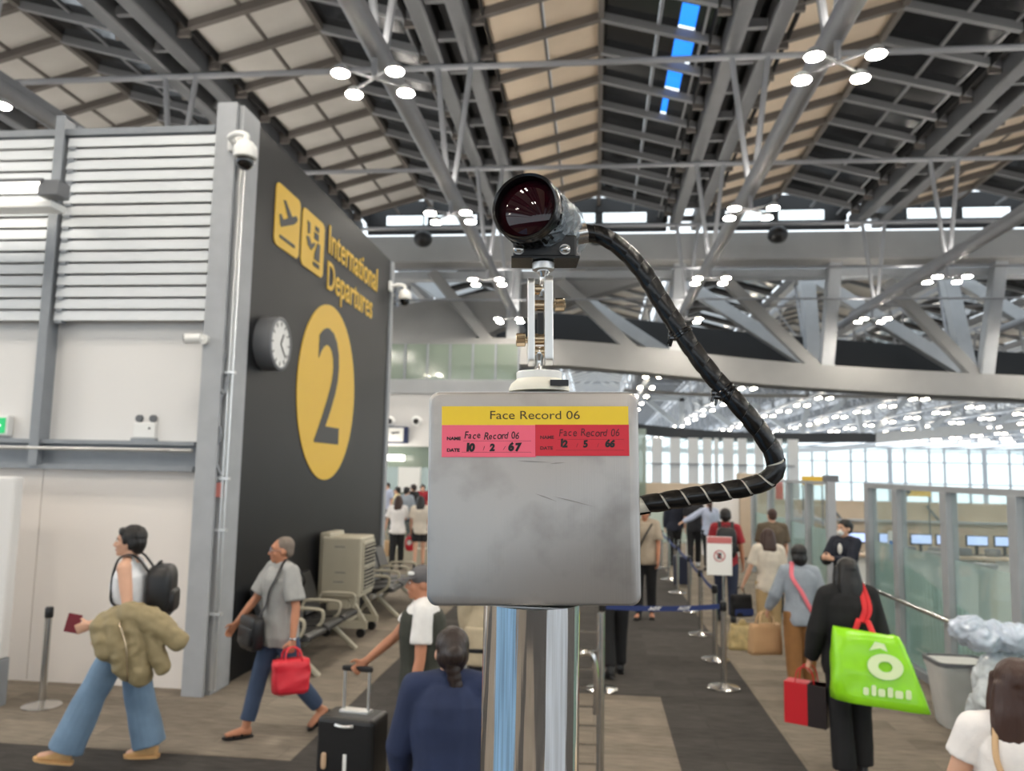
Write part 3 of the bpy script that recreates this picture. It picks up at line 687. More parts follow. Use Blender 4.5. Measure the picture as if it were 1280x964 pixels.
MB().box((-.13, 0, .9), (.13, .03, 1.42)).build('board', 'paper_white', o); MB().box((-.12, -.006, 1.0), (.12, 0, 1.28)).build('blue_print', mat('poster_blue', rgb(60, 120, 190), .5), o)
MB().tube([(0, .03, 0), (0, .03, .95)], .02, 8).build('pole', 'steel_grey', o)
# big beige and white blocks closing the queue lane
b1 = PY(925, 600, 22); b2 = PY(962, 600, 22)
wq = struct(empty('wall_lane', (0, 0, 0)))
MB().box((b1.x, 22, 0), (b2.x, 22.6, PY(940, 592, 22).z)).build('beige_block', 'counter_beige', wq)
MB().box((PY(880, 600, 22).x, 22.1, 0), (b1.x-.01, 22.5, 1.75)).build('white_block', 'white_paint', wq)
MB().box((PY(700, 600, 33).x, 33, 0), (PY(885, 600, 33).x, 33.3, PY(840, 604, 33).z)).build('beige_screen', 'counter_beige', wq)
MB().box((PY(800, 650, 26).x-3, 26, 0), (PY(880, 650, 26).x, 26.1, 1.3)).build('low_screen', 'glass_frost_soft', wq)
o = tag(MB().box((0, 0, 0), (.22, .05, 1.75)).build('banner', 'paper_white'), 'tall white and red roll-up banner beyond the lane', 'banner'); o.location = (PY(968, 620, 19).x, 19, .4)
MB().box((.03, -.006, .9), (.19, 0, 1.7)).build('red_print', mat('banner_red', rgb(205, 60, 50), .5), o); MB().box((-.03, -.1, -.4), (.25, .12, 0)).build('foot', 'steel_grey', o)
# ================================================================== FOREGROUND: steel box on a chrome post, camera on an arm, wrapped cable
HF = Vector((FW.x, FW.y, 0)).normalized()             # level forward
BN = -HF                                              # the box faces the viewer
BR = (RT-BN*RT.dot(BN)).normalized(); BU = BN.cross(BR)
DIST = 1.0
def FP(px, py, off=0.0):
    """place on the upright plane of the box front, pushed back by off"""
    d = ray(px, py); return ORG+d*((DIST+off)/d.dot(HF))
BO = FP(667, 624)
BM = frame(BO, BR, BU); BI = BM.inverted()
def L(px, py, off=0.0): return BI @ FP(px, py, off)   # box-local place of a pixel
box = tag(empty('metal_control_box'), 'brushed steel control box with yellow and red name labels on a chrome post', 'control box'); box.matrix_world = BM
tl, br_ = L(539, 490), L(801, 758)
tr_, bl = L(797, 490), L(533, 758)
W_ = (L(800, 624)-L(535, 624)).x; H_b = L(667, 490).y-L(667, 758).y
cxb = (L(800, 624).x+L(535, 624).x)/2; cyb = (L(667, 490).y+L(667, 758).y)/2
m = bpy.data.materials.new('brushed_steel'); m.use_nodes = True; MATS['brushed_steel'] = m
nt = m.node_tree; b = nt.nodes['Principled BSDF']; b.inputs['Metallic'].default_value = .85; b.inputs['Roughness'].default_value = .42
tc = nt.nodes.new('ShaderNodeTexCoord'); mp = nt.nodes.new('ShaderNodeMapping'); mp.inputs['Scale'].default_value = (260, 5, 260); nt.links.new(tc.outputs['Object'], mp.inputs[0])
nz = nt.nodes.new('ShaderNodeTexNoise'); nz.inputs['Scale'].default_value = 1.5; nz.inputs['Detail'].default_value = 3; nt.links.new(mp.outputs[0], nz.inputs['Vector'])
n2 = nt.nodes.new('ShaderNodeTexNoise'); n2.inputs['Scale'].default_value = 14; n2.inputs['Detail'].default_value = 5; nt.links.new(tc.outputs['Object'], n2.inputs['Vector'])
r2 = nt.nodes.new('ShaderNodeMapRange'); r2.inputs[1].default_value = .5; r2.inputs[2].default_value = .78; nt.links.new(n2.outputs[0], r2.inputs[0])
mx = nt.nodes.new('ShaderNodeMix'); mx.data_type = 'RGBA'; mx.inputs[6].default_value = (.43, .41, .395, 1); mx.inputs[7].default_value = (.30, .28, .265, 1); nt.links.new(r2.outputs[0], mx.inputs[0]); nt.links.new(mx.outputs[2], b.inputs['Base Color'])
bp = nt.nodes.new('ShaderNodeBump'); bp.inputs['Strength'].default_value = .12; bp.inputs['Distance'].default_value = .002; nt.links.new(nz.outputs[0], bp.inputs['Height']); nt.links.new(bp.outputs[0], b.inputs['Normal'])
bd = MB(); dep = .11
prof = [(.0, .0035), (.0012, .0012), (.0035, .0), (dep-.002, .0), (dep, .002)]
rings = []
for zz, ins in prof:
    rings.append([Vector((x, y, -zz)) for x, y in rounded_rect(W_-2*ins, H_b-2*ins, .013, 6, cxb, cyb)])
bd.loft(rings).build('housing', 'brushed_steel', box, smooth=True)
lid = MB().loft([[Vector((x, y, -z)) for x, y in rounded_rect(W_+.004, H_b+.004, .014, 6, cxb, cyb)] for z in (.018, .026)]).build('lid_flange', 'aluminium', box, smooth=True)
for i in (0, 1, 3, 4, 6):      # scratches and dents with a shape of their own
    sx, sy, ln, an = ((.0, .045, .045, -3), (.03, .043, .02, 4), (-.045, .02, .02, 30), (.05, -.005, .055, -14), (.015, .0, .03, -20), (-.03, -.02, .02, 8), (.075, .06, .02, 2))[i]
    M = Matrix.Translation((cxb+sx, cyb+sy, .0002)) @ Matrix.Rotation(math.radians(an), 4, 'Z')
    MB().prism([(-ln/2, 0), (-ln*.1, .0009), (ln*.3, .0004), (ln/2, 0), (ln*.2, -.0004), (-ln*.2, -.0006)], M, .0002).build('scratch', mat('scratch_mark', rgb(150, 146, 142), .5, .7), box)
mat('label_yellow', rgb(236, 200, 44), .4); mat('label_pink', rgb(240, 100, 124), .4); mat('label_red', rgb(206, 34, 52), .4); mat('ink_black', rgb(18, 16, 18), .5); mat('ink_maroon', rgb(92, 10, 24), .5); mat('ink_brown', rgb(62, 50, 24), .5)
def sticker(name, x0, y0, x1, y1, m, lift):
    a, b2 = L(x0, y0), L(x1, y1)
    o = MB().box((a.x, b2.y, lift), (b2.x, a.y, lift+.0006)).build(name, m, box); return o, a, b2
s1, a, b2 = sticker('yellow_label', 552.5, 508, 785.5, 531.5, 'label_yellow', .0002); s1['label'] = 'yellow strip label reading Face Record 06'
text('label_lettering', 'Face Record 06', .0152, 'ink_brown', frame(((a.x+b2.x)/2-.0005, (a.y+b2.y)/2+.0002, .0009), (1, 0, 0), (0, 1, 0)), s1, .0001, sx=1.2)
def handwriting(s, x, y, size, m, par, sx=1.0, thick=.0, gap=1.0):
    """marker writing: single letters, each a bit tilted and shifted"""
    random.seed(len(s)*7+int(x*1e4) % 13); cur = x
    for ch in s:
        if ch != ' ':
            M = frame((cur, y+random.uniform(-.0006, .0006), .0012), (1, random.uniform(-.12, .12), 0), (0, 1, 0))
            text('handwriting', ch, size*random.uniform(.92, 1.1), m, M, par, .0001, sx=sx, shear=.15, align='LEFT', thick=thick)
        cur += size*sx*gap*({'F': .52, 'i': .25, ' ': .34, 'r': .36, '.': .3, '1': .42, '/': .42, 'R': .6}.get(ch, .52))
s2, a, b2 = sticker('pink_label', 552.5, 531.5, 670, 571.5, 'label_pink', .0003); s2['label'] = 'pink name and date label with black handwriting'
PXM = (b2.x-a.x)/117.5
def at(px, py): p = L(px, py); return p.x, p.y
def put(s, px, py, size, m, par, **k): x, y = at(px, py); handwriting(s, x, y, size, m, par, **k)
def printed(s, px, py, size, m, par): x, y = at(px, py); text('printed_word', s, size, m, frame((x, y, .0011), (1, 0, 0), (0, 1, 0)), par, .0001, sx=1.15, align='LEFT', thick=.00025)
printed('NAME', 558.5, 548.5, .0056, 'ink_black', s2); printed('DATE', 558.5, 563, .0056, 'ink_black', s2)
put('Face Record 06', 580, 545, .0125, 'ink_black', s2, sx=.82, thick=.0001); put('10', 581, 560, .0125, 'ink_black', s2, thick=.0009); put('2', 612, 560, .0115, 'ink_black', s2, thick=.0007); put('67', 635, 559.5, .0125, 'ink_black', s2, thick=.0009, gap=1.35)
for px in (603.5, 629): put('/', px, 561, .007, 'ink_black', s2)
for y_, x0_ in ((551.5, 579), (565.5, 577)):
    p, q = at(x0_, y_), at(664, y_); MB().box((p[0], p[1], .0009), (q[0], p[1]+.0003, .001)).build('rule_line', 'ink_maroon', s2)
s3, a, b2 = sticker('red_label', 669, 531, 786.5, 570, 'label_red', .0004); s3['label'] = 'red name and date label with dark handwriting'
printed('NAME', 675, 547, .0056, 'ink_maroon', s3); printed('DATE', 675, 560.5, .0056, 'ink_maroon', s3)
put('Face Record 06', 698, 541.5, .0135, 'ink_maroon', s3, sx=.84, thick=.0001); put('12', 698.5, 555, .012, 'ink_black', s3, thick=.0007, gap=.9); put('5', 728.5, 555.5, .0125, 'ink_black', s3, thick=.0006); put('66', 756, 555.5, .0115, 'ink_black', s3, thick=.0008)
for px in (720, 746): put('/', px, 557, .007, 'ink_maroon', s3)
for y_, x0_ in ((549.5, 697), (563, 695)):
    p, q = at(x0_, y_), at(780, y_); MB().box((p[0], p[1], .0010), (q[0], p[1]+.0003, .0011)).build('rule_line', 'ink_maroon', s3)

# chrome post
pt = FP(665, 758, .055); pr = (FP(725, 765, .0)-FP(605, 765, .0)).length/2*1.06
post = tag(empty('chrome_post', (pt.x, pt.y, 0)), 'thick chrome post carrying the steel control box', 'post')
zt_ = FP(665, 752, .055).z
MB().lathe([(pr, .02), (pr, zt_)], None, 64).build('tube', 'chrome', post, smooth=True)
MB().lathe([(pr*1.9, 0), (pr*1.9, .015), (pr*1.85, .02), (pr, .02)], None, 48).build('base_plate', 'steel_polished', post, smooth=True)

# ------------------------------------------------------------------ articulated arm (local frame of the box)
OFF = .05
arm = tag(empty('mounting_arm'), 'silver double-plate articulated mounting arm on top of the steel box', 'mounting arm'); arm.matrix_world = BM
def A(px, py, off=OFF): return L(px, py, off)
c = A(674, 488); S = (A(774, 488)-A(674, 488)).x/100      # metres per pixel here
my = lambda prof: [(r*S, (488-y)*S) for r, y in prof]
Ry = Matrix.Translation((c.x, c.y, c.z)) @ Matrix(((1, 0, 0, 0), (0, 0, 1, 0), (0, -1, 0, 0), (0, 0, 0, 1)))
mat('ivory_plastic', rgb(226, 222, 208), .45)
MB().lathe(my([(38, 490), (38, 486), (35, 480), (30, 476), (28, 474)]), Ry, 36).build('flange', 'ivory_plastic', arm, smooth=True)
MB().box((c.x+12*S, c.y+2*S, c.z+28*S), (c.x+34*S, c.y+9*S, c.z+38*S)).build('notch', 'black_plastic', arm)
MB().lathe(my([(28, 475), (28.5, 473), (28.5, 466), (27, 465)]), Ry, 36).build('collar', 'white_plastic', arm, smooth=True)
MB().lathe(my([(9, 465), (6, 461), (4.5, 455), (5, 448), (7, 444), (7, 438), (5, 434)]), Ry, 20).build('ball_stud', 'steel_polished', arm, smooth=True)
t_ = A(679, 340)
Rt = Matrix.Translation((t_.x, t_.y, t_.z)) @ Matrix(((1, 0, 0, 0), (0, 0, 1, 0), (0, -1, 0, 0), (0, 0, 0, 1)))
mz = lambda prof: [(r*S, (340-y)*S) for r, y in prof]
MB().lathe(mz([(5, 372), (7, 366), (7, 358), (4.5, 352), (5, 345), (8, 341), (8, 338)]), Rt, 20).build('ball_stud', 'steel_polished', arm, smooth=True)
MB().lathe(mz([(12, 338.5), (14, 337.5), (14, 329), (12.5, 328)]), Rt, 32).build('swivel_nut', 'aluminium', arm, smooth=True)
for x0, x1, yt, yb in ((659.5, 668.5, 348, 458), (680, 691.5, 345, 457)):
    a, b2 = A(x0, yt), A(x1, yb); wx = b2.x-a.x; hh = a.y-b2.y
    M = Matrix.Translation(((a.x), (a.y+b2.y)/2, c.z)) @ Matrix(((0, 0, 1, 0), (0, 1, 0, 0), (-1, 0, 0, 0), (0, 0, 0, 1)))
    o = MB().prism(rounded_rect(.022, hh, .0105, 7), M, wx).build('side_plate', 'aluminium', arm, bevel=.0016)
    if x0 > 670:
        for yy in (360, 444):
            q = A(691.2, yy); MB().box((q.x-.0002, q.y-.006, c.z-.002), (q.x+.0006, q.y+.006, c.z+.002)).build('slot', 'sign_dark', o)
for yy, xs, xe, side in ((381, 662, 707, 1), (425, 645, 688, -1)):
    p, q = A(xs, yy), A(xe, yy); MB().tube([p, q], 4.2*S, 14, ref=(0, 1, 0)).build('pivot_bolt', 'brass', arm, smooth=True)
    k0, k1 = (A(693, yy), A(706, yy)) if side > 0 else (A(645, yy), A(657, yy))
    kb = MB(); n = 20; rings = []
    for t in (0, .08, .92, 1):
        pp = k0+(k1-k0)*t; rr = 8.6*S*(.86 if t in (0, 1) else 1)
        rings.append([pp+Vector((0, math.cos(2*math.pi*j/n), math.sin(2*math.pi*j/n)))*rr*(1 if j % 2 else .9) for j in range(n)])
    kb.loft(rings).build('knob', 'brass', arm, smooth=True)
for yy in (362, 382, 424, 440):
    p, q = A(667, yy), A(681, yy); MB().tube([p, q], 7*S, 16, ref=(0, 1, 0)).build('spacer', 'brass', arm, smooth=True)
MB().box((A(672, 400).x, A(672, 422).y, c.z-.004), (A(679, 400).x, A(672, 392).y, c.z+.004)).build('inner_block', 'black_plastic', arm)

# ------------------------------------------------------------------ box camera with big lens
camd = tag(empty('face_camera'), 'black box camera with large round lens wrapped in clear film', 'camera')
lc = A(657, 259, .0)
yawl = math.radians(-20); 
CM = BM @ Matrix.Translation((lc.x, lc.y, 0)) @ Matrix.Rotation(yawl, 4, 'Y') @ Matrix.Rotation(math.radians(-3), 4, 'X'); camd.matrix_world = CM
# local: +Z points out of the lens
R0 = 42.5*S
mat('lens_black', rgb(14, 14, 15), .25); mat('lens_coat', (.016, .002, .004, 1), .03, spec=.35, coat=.1)
MB().lathe([(R0*.9, .004), (R0*.97, .006), (R0, .003), (R0, -.012), (R0*.96, -.014), (R0*.96, -.034), (R0*.9, -.036), (R0*.9, -.052)], None, 64, cap=False).build('lens_barrel', 'lens_black', camd, smooth=True)
MB().lathe([(R0*.98, .0035), (R0*1.01, .0025), (R0*1.01, .0005), (R0*.98, .0)], None, 64, cap=False).build('rim', 'lens_black', camd, smooth=True)
MB().lathe([(R0*.9, .0045), (R0*.895, -.004), (R0*.89, -.012)], None, 64, cap=False).build('hood', 'lens_black', camd, smooth=True)
gb = MB(); rings = []
am = math.asin(.90/1.2)
for i in range(14):
    a = max(1e-4, am*i/13); rings.append([Vector((R0*1.2*math.sin(a)*math.cos(2*math.pi*j/48), R0*1.2*math.sin(a)*math.sin(2*math.pi*j/48), -.009+.55*R0*1.2*(math.cos(a)-math.cos(am)))) for j in range(48)])
gb.loft(rings, cap=False).build('front_element', 'lens_coat', camd, smooth='all')
for i in range(28):
    a = 2*math.pi*i/28; MB().cbox((0, 0, 0), (.004, .004, .016)).build('grip_rib', 'lens_black', camd).matrix_local = Matrix.Rotation(a, 4, 'Z') @ Matrix.Translation((R0*.965, 0, -.024))
MB().box((-R0*.72, -R0*.82, -.125), (R0*.92, R0*.66, -.05)).build('housing', 'black_plastic', camd, bevel=.004)
# lower bracket with screws (sits square to the arm)
brk = tag(empty('camera_bracket'), 'black flat bracket with two steel screws under the box camera', 'bracket'); brk.matrix_world = BM
p, q = A(641, 298), A(720, 326)
MB().box((p.x, q.y, c.z-.03), (q.x, p.y, c.z+.018)).build('plate', 'black_plastic', brk, bevel=.003)
MB().box((p.x-.002, q.y-.002, c.z-.032), (q.x+.003, q.y+.001, c.z+.021)).build('foot', 'lens_black', brk)
for px in (648, 705):
    q = A(px, 317); MB().tube([(q.x, q.y, c.z+.016), (q.x, q.y, c.z+.021)], (7*S), 16).ell((q.x, q.y, c.z+.021), (7*S, 4.5*S, .004)).build('screw', 'steel_polished', brk, smooth=True)
# crinkled clear film over the right side of the camera
fm = MB(); nU, nV = 14, 16; vs = []
random.seed(5)
for i in range(nU):
    for j in range(nV):
        a = -1.25+2.3*j/(nV-1); r = R0*(1.03+.16*(i/(nU-1)))*(1+random.uniform(-.035, .05))
        vs.append((r*math.cos(a), r*math.sin(a)*.92, -.014-.10*i/(nU-1)+random.uniform(-.003, .003)))
fm.add(vs, [(i*nV+j, i*nV+j+1, (i+1)*nV+j+1, (i+1)*nV+j) for i in range(nU-1) for j in range(nV-1)]).build('film_wrap', 'plastic_film', camd, fix=False)

# ------------------------------------------------------------------ cable in black spiral wrap
cab = tag(empty('wrapped_cable'), 'thick cable in black spiral wrap arching from the camera into the steel box', 'cable')
path = [(716, 295, .075), (735, 292, .075), (757, 297, .07), (783, 316, .065), (806, 343, .06), (828, 379, .055), (850, 413, .05), (876, 451, .045), (902, 483, .04), (930, 514, .035), (954, 545, .035), (969, 573, .035), (966, 594, .035), (945, 606, .04), (912, 613, .045), (870, 620, .05), (830, 627, .055), (798, 632, .06)]
CP = smooth_path([FP(*p) for p in path], 14)
RC = 11.6*S
MB().tube(CP, RC*.84, 14).build('inner_cable', 'ivory_plastic', cab, smooth=True)
# frames along the path
T = []; acc = [0.0]
for i in range(len(CP)):
    T.append((CP[min(i+1, len(CP)-1)]-CP[max(i-1, 0)]).normalized())
    if i: acc.append(acc[-1]+(CP[i]-CP[i-1]).length)
X = [HF.cross(T[0]).normalized()]
for i in range(1, len(CP)): x = X[-1]-T[i]*X[-1].dot(T[i]); X.append(x.normalized())
def along(s):
    s = max(0, min(acc[-1]-1e-6, s)); i = 0
    lo, hi = 0, len(acc)-1
    while hi-lo > 1:
        mid = (lo+hi)//2
        if acc[mid] <= s: lo = mid
        else: hi = mid
    f = (s-acc[lo])/(acc[hi]-acc[lo]); return CP[lo].lerp(CP[hi], f), X[lo].lerp(X[hi], f).normalized(), T[lo].lerp(T[hi], f).normalized()
mat('wrap_black', rgb(12, 12, 13), .24, bump=.06, scale=300)
pitch = 25*S; turns = acc[-1]/pitch; n = 22; vs = []; fs = []; N = int(turns*n)
for i in range(N+1):
    ang = 2*math.pi*i/n; s0 = pitch*i/n; wd = pitch*(.995 if s0 < acc[-1]*.64 else .9)
    for e, (ds, rr) in enumerate(((0, 1.0), (.3, 1.035), (.7, 1.03), (1.0, .93))):
        p, x, t = along(s0+ds*wd-pitch*.5); y = t.cross(x); vs.append(p+(x*math.cos(ang)+y*math.sin(ang))*RC*rr)
for i in range(N):
    for e in range(3): fs.append((i*4+e, i*4+e+1, (i+1)*4+e+1, (i+1)*4+e))
wo = MB().add(vs, fs).build('spiral_wrap', 'wrap_black', cab, smooth='all', fix=False)
def ztie(s):
    p, x, t = along(s); y = t.cross(x); n = 20
    rings = [[p+t*(.0022*math.cos(2*math.pi*k/6))+(x*math.cos(2*math.pi*j/n)+y*math.sin(2*math.pi*j/n))*(RC*1.1+.0012*math.sin(2*math.pi*k/6)) for k in range(6)] for j in range(n)]
    MB().loft(rings, closed=True).build('zip_tie', 'black_gloss', cab, smooth=True)
    q = p-BR*RC*1.1-BU*.004; MB().rbox(q, (.009, .008, .008), .3).tube([q, q-BR*.004-BU*.012], .002, 6).build('zip_tie_head', 'black_gloss', cab, smooth=True)
def s_of(px, py):
    q = FP(px, py, .045); return acc[min(range(len(CP)), key=lambda i: (CP[i]-q).length)]
ztie(s_of(851, 414)); ztie(s_of(853, 418)); ztie(s_of(911, 491)); ztie(s_of(906, 487))
p, x, t = along(.012); MB().tube([p-t*.012, p+t*.008], RC*1.15, 18).build('gland', 'steel_polished', cab, smooth=True)
# ================================================================== CEILING LAMPS: four heads on crossed arms under each bottom tube
LZ = 8.1
def lamp_cluster(name='ceiling_lamp'):
    t = empty(name)
    MB().tube([(0, 0, TUBEZ-.1-LZ), (0, 0, .1)], .05, 10).build('stem', 'truss_grey', t, smooth=True)
    MB().tube([(-.42, -.34, .08), (.42, .34, .08)], .026, 8).tube([(-.42, .34, .08), (.42, -.34, .08)], .026, 8).build('cross_arm', 'truss_grey', t, smooth=True)
    for sx in (-1, 1):
        for sy in (-1, 1):
            M = Matrix.Translation((sx*.42, sy*.34, 0))
            h = MB().lathe([(.05, .13), (.1, .09), (.14, .0), (.132, .0)], M, 18).build('lamp_head', 'truss_pale', t, smooth=True)
            MB().lathe([(.13, .006), (.124, -.016), (.07, -.03)], M, 18).build('bulb', 'lamp_glow', h, smooth=True)
    return t
proto = lamp_cluster()
first = True
TUBE = {-2: 'behind the louvred room', -1: 'over the louvred room', 0: 'beside the dark sign wall', 1: 'over the queue lane', 2: 'over the glass partition', 3: 'over the counters'}
ROW = {30.6: 'nearest the girder', 24.2: 'second from the girder', 17.8: 'third from the girder', 11.3: 'fourth from the girder', 4.8: 'fifth from the girder', -1.7: 'sixth from the girder', -8.2: 'seventh from the girder'}
for k in range(-2, 4):
    for y in ROW:
        o = proto if first else copy_tree(proto); first = False
        o.location = (TX+BAY*k, y, LZ)
        tag(o, 'four-headed cross-arm lamp under the roof tube %s, %s' % (TUBE[k], ROW[y]), 'ceiling lamp', 'lamps of the near hall')
fm = MB()
fm.tube([(-.42, -.34, .08), (.42, .34, .08)], .03, 5).tube([(-.42, .34, .08), (.42, -.34, .08)], .03, 5)
fm.cm = 1
for sx in (-1, 1):
    for sy in (-1, 1): fm.lathe([(.13, .06), (.15, .0), (.1, -.02)], Matrix.Translation((sx*.42, sy*.34, 0)), 10)
far0 = fm.build('ceiling_lamp', ['truss_grey', 'lamp_glow_far']); ff = True
NTH = ('first', 'second', 'third', 'fourth', 'fifth', 'sixth', 'seventh', 'eighth', 'ninth', 'tenth', 'eleventh', 'twelfth', 'thirteenth', 'fourteenth', 'fifteenth', 'sixteenth')
FT = lambda k: 'tube over the sign wall' if k == 0 else ('%s tube on the wall side' % NTH[-k] if k < 0 else '%s tube on the glass side' % NTH[k-1])
for k in range(-3, 13):
    for i in range(16):
        y = 42.5+6.5*i
        x = TX+BAY*k
        if not (-.40 < x/y < .68): continue
        o = far0 if ff else far0.copy()
        if not ff: COL.objects.link(o)
        ff = False; o.location = (x, y, LZ)
        tag(o, 'far hall lamp, %s past the girder, on %s' % (NTH[i], FT(k)), 'ceiling lamp', 'lamps of the far hall')

# black loudspeakers under the gable ends
for k, lab in ((0, 'over the middle ridge'), (-1, 'beside the left roof tube'), (1, 'beside the right roof tube')):
    x = RX+BAY*k-.1
    o = tag(empty('round_loudspeaker', (x, 30.2, 11.35)), 'round black loudspeaker hanging at the gable end '+lab, 'loudspeaker')
    MB().ell((0, 0, 0), (.38, .38, .34), n=20, m=12).build('shell', 'black_plastic', o, smooth=True)
    MB().tube([(0, 0, .3), (0, 0, 1.6)], .03, 8).build('hanger', 'black_plastic', o)

# ================================================================== QUEUE BARRIERS
def stanchion():
    t = empty('barrier_post')
    MB().lathe([(.165, 0), (.165, .012), (.15, .022), (.06, .034), (.035, .05)], None, 32).build('base', 'steel_polished', t, smooth=True)
    MB().lathe([(.03, .04), (.03, .80)], None, 18).build('pole', 'steel_polished', t, smooth=True)
    MB().lathe([(.033, .78), (.036, .785), (.036, .86), (.03, .875)], None, 18).build('belt_head', 'black_plastic', t, smooth=True)
    return t
st0 = stanchion()
spots = [((905, 861), 'steel barrier post carrying the white notice'), ((894, 826), 'steel barrier post right behind the notice post'), ((876, 794), 'third steel barrier post of the lane past the notice'), ((862, 765), 'fourth steel barrier post of the lane past the notice'),
         ((847, 742), 'fifth steel barrier post of the lane past the notice'), ((836, 725), 'sixth steel barrier post of the lane past the notice'), ((827, 711), 'farthest steel barrier post of the lane past the notice'),
         ((752, 863), 'steel barrier post half hidden behind the chrome post'), ((52, 884), 'single steel barrier post beside the white kiosk')]
SP = []
for i, (px, lab) in enumerate(spots):
    o = st0 if i == 0 else copy_tree(st0)
    p = G(*px); o.location = (p.x, p.y, .0045); SP.append(p); tag(o, lab, 'barrier post', 'steel barrier posts')
def belt(a, b, label, marks=False):
    a, b = Vector((a.x, a.y, .83)), Vector((b.x, b.y, .83)); d = (b-a).normalized()
    a += d*.04; b -= d*.04; mb = MB(); rings = []; sag = .02*(b-a).length
    nrm = Vector((d.y, -d.x, 0))*.0015
    for i in range(9):
        t = i/8; p = a.lerp(b, t)-Vector((0, 0, sag*4*t*(1-t))); rings.append([p+nrm+Vector((0, 0, .026)), p-nrm+Vector((0, 0, .026)), p-nrm-Vector((0, 0, .026)), p+nrm-Vector((0, 0, .026))])
    o = tag(mb.loft(rings).build('barrier_belt', 'belt_blue'), label, 'barrier belt', 'blue barrier belts')
    if marks:
        for t in (.42, .68):
            p = a.lerp(b, t)-Vector((0, 0, sag*4*t*(1-t))); M = frame(p+Vector((d.y, -d.x, 0))*.002, d, (0, 0, 1))
            text('belt_logo', 'AOT', .045, 'paper_white', M, o, .0005, sx=1.3, shear=.3, thick=.002)
belt(SP[7], SP[0], 'dark blue belt with white AOT lettering across the lane', True)
ORD = ('', 'second', 'third', 'fourth', 'fifth', 'sixth', 'farthest')
for i in range(1, 6): belt(SP[i], SP[i+1], 'plain dark blue belt between the %s and %s barrier posts' % (ORD[i], ORD[i+1]))
# notice on the first post
p = SP[0]; t = tag(empty('notice_sign', (p.x, p.y, .88)), 'white notice with red header and prohibition symbol on a barrier post', 'sign')
MB().tube([(0, 0, -.01), (0, 0, .28)], .012, 8).build('stem', 'steel_polished', t)
t2 = MB().box((-.17, -.03, .27), (.09, -.015, .67)).build('board', 'paper_white', t, bevel=.004)
MB().box((-.165, -.034, .60), (.085, -.03, .665)).build('header', mat('notice_red', rgb(196, 110, 108), .6), t2)
fr = frame((-.04, -.034, .47), (1, 0, 0), (0, 0, 1)); rings = []
for j in range(28):
    a = 2*math.pi*j/28; rings.append([fr @ Vector((r*math.cos(a), r*math.sin(a), z)) for r, z in ((.05, 0), (.06, 0), (.06, .002), (.05, .002))])
MB().loft(rings, closed=True).build('prohibition_ring', 'notice_red', t2)
MB().bar(fr @ Vector((-.038, .038, .001)), fr @ Vector((.038, -.038, .001)), .009, .002, (0, 1, 0)).build('prohibition_bar', 'notice_red', t2)
MB().box((-.062, -.035, .44), (-.02, -.034, .50)).build('phone_symbol', 'sign_dark', t2)

# ================================================================== EVAPORATIVE COOLER on wheels
t = tag(empty('air_cooler', (-3.6, 10.2, 0)), 'beige wheeled air cooler with side grille against the dark wall', 'air cooler')
MB().box((.02, 0, .5), (.56, .62, 1.28)).build('body', 'beige_plastic', t, bevel=.03, seg=3)
MB().box((-.02, .03, .42), (.14, .6, 1.33)).build('rear_cowl', 'beige_plastic', t, bevel=.03, seg=3)
MB().box((.1, .04, .16), (.4, .58, .52)).build('water_tank', 'beige_plastic', t, bevel=.03)
MB().box((.52, .05, .56), (.585, .57, 1.22)).build('grille_frame', 'beige_plastic', t, bevel=.01)
MB().box((.56, .08, .60), (.588, .54, 1.18)).build('grille_opening', 'black_void', t)
for i in range(12):
    if i == 6: MB().box((.57, .07, .60+.048*i), (.6, .55, .635+.048*i)).build('grille_bar', 'beige_plastic', t)
    else: MB().bar((.588, .08, .625+.048*i), (.588, .54, .625+.048*i), .012, .03, (1, 0, .5)).build('louvre', 'beige_plastic', t)
for y in (.06, .56): MB().bar((.42, y, .5), (.62, y, .2), .05, .05).bar((.05, y, .16), (.66, y, .16), .05, .09).build('chassis', 'beige_plastic', t)
for x in (.12, .58):
    for y in (.06, .56):
        MB().tube([(x, y-.025, .062), (x, y+.025, .062)], .058, 18).build('wheel', 'black_plastic', t, smooth=True)
for x, z in ((.2, 1.15), (.22, .82), (.2, .7)): MB().box((x, -.004, z), (x+.14, .001, z+.012)).build('badge', 'chord_grey', t)

# ================================================================== WAITING BENCHES
def bench(loc, n, label):
    t = tag(empty('waiting_bench', loc), label, 'bench')
    P = .58
    MB().box((.18, -.05, .30), (.26, n*P+.05, .36)).build('beam', 'aluminium', t, bevel=.008)
    for i in range(n):
        y = i*P
        r = [];
        for px, pz, th in ((.0, .40, .03), (.1, .39, .04), (.3, .41, .045), (.46, .43, .045), (.53, .415, .03)):
            r.append([Vector((px, y+.03, pz-th)), Vector((px, y+P-.03, pz-th)), Vector((px, y+P-.05, pz+th*.6)), Vector((px, y+.05, pz+th*.6))])
        MB().loft(r).build('seat', 'leather_black', t, bevel=.012)
        r = []
        for px, pz, th in ((.03, .44, .03), (-.03, .6, .035), (-.09, .78, .035), (-.13, .9, .025)):
            r.append([Vector((px-th, y+.03, pz)), Vector((px-th, y+P-.03, pz)), Vector((px+th, y+P-.05, pz)), Vector((px+th, y+.05, pz))])
        MB().loft(r).build('backrest', 'leather_black', t, bevel=.012)
    for i in range(n+1):
        y = i*P
        MB().tube(smooth_path([(.0, y, .40), (.02, y, .58), (.1, y, .62), (.4, y, .62), (.47, y, .58), (.44, y, .46), (.3, y, .36)], 5), [.02]*31, 8).build('armrest', 'beige_plastic', t, smooth=True)
    for y in (.22, n*P-.22):
        MB().bar((.2, y, .33), (.58, y, .0), .07, .05).bar((.22, y, .33), (-.1, y, .0), .07, .05).build('leg', 'beige_plastic', t, bevel=.012)
    return t
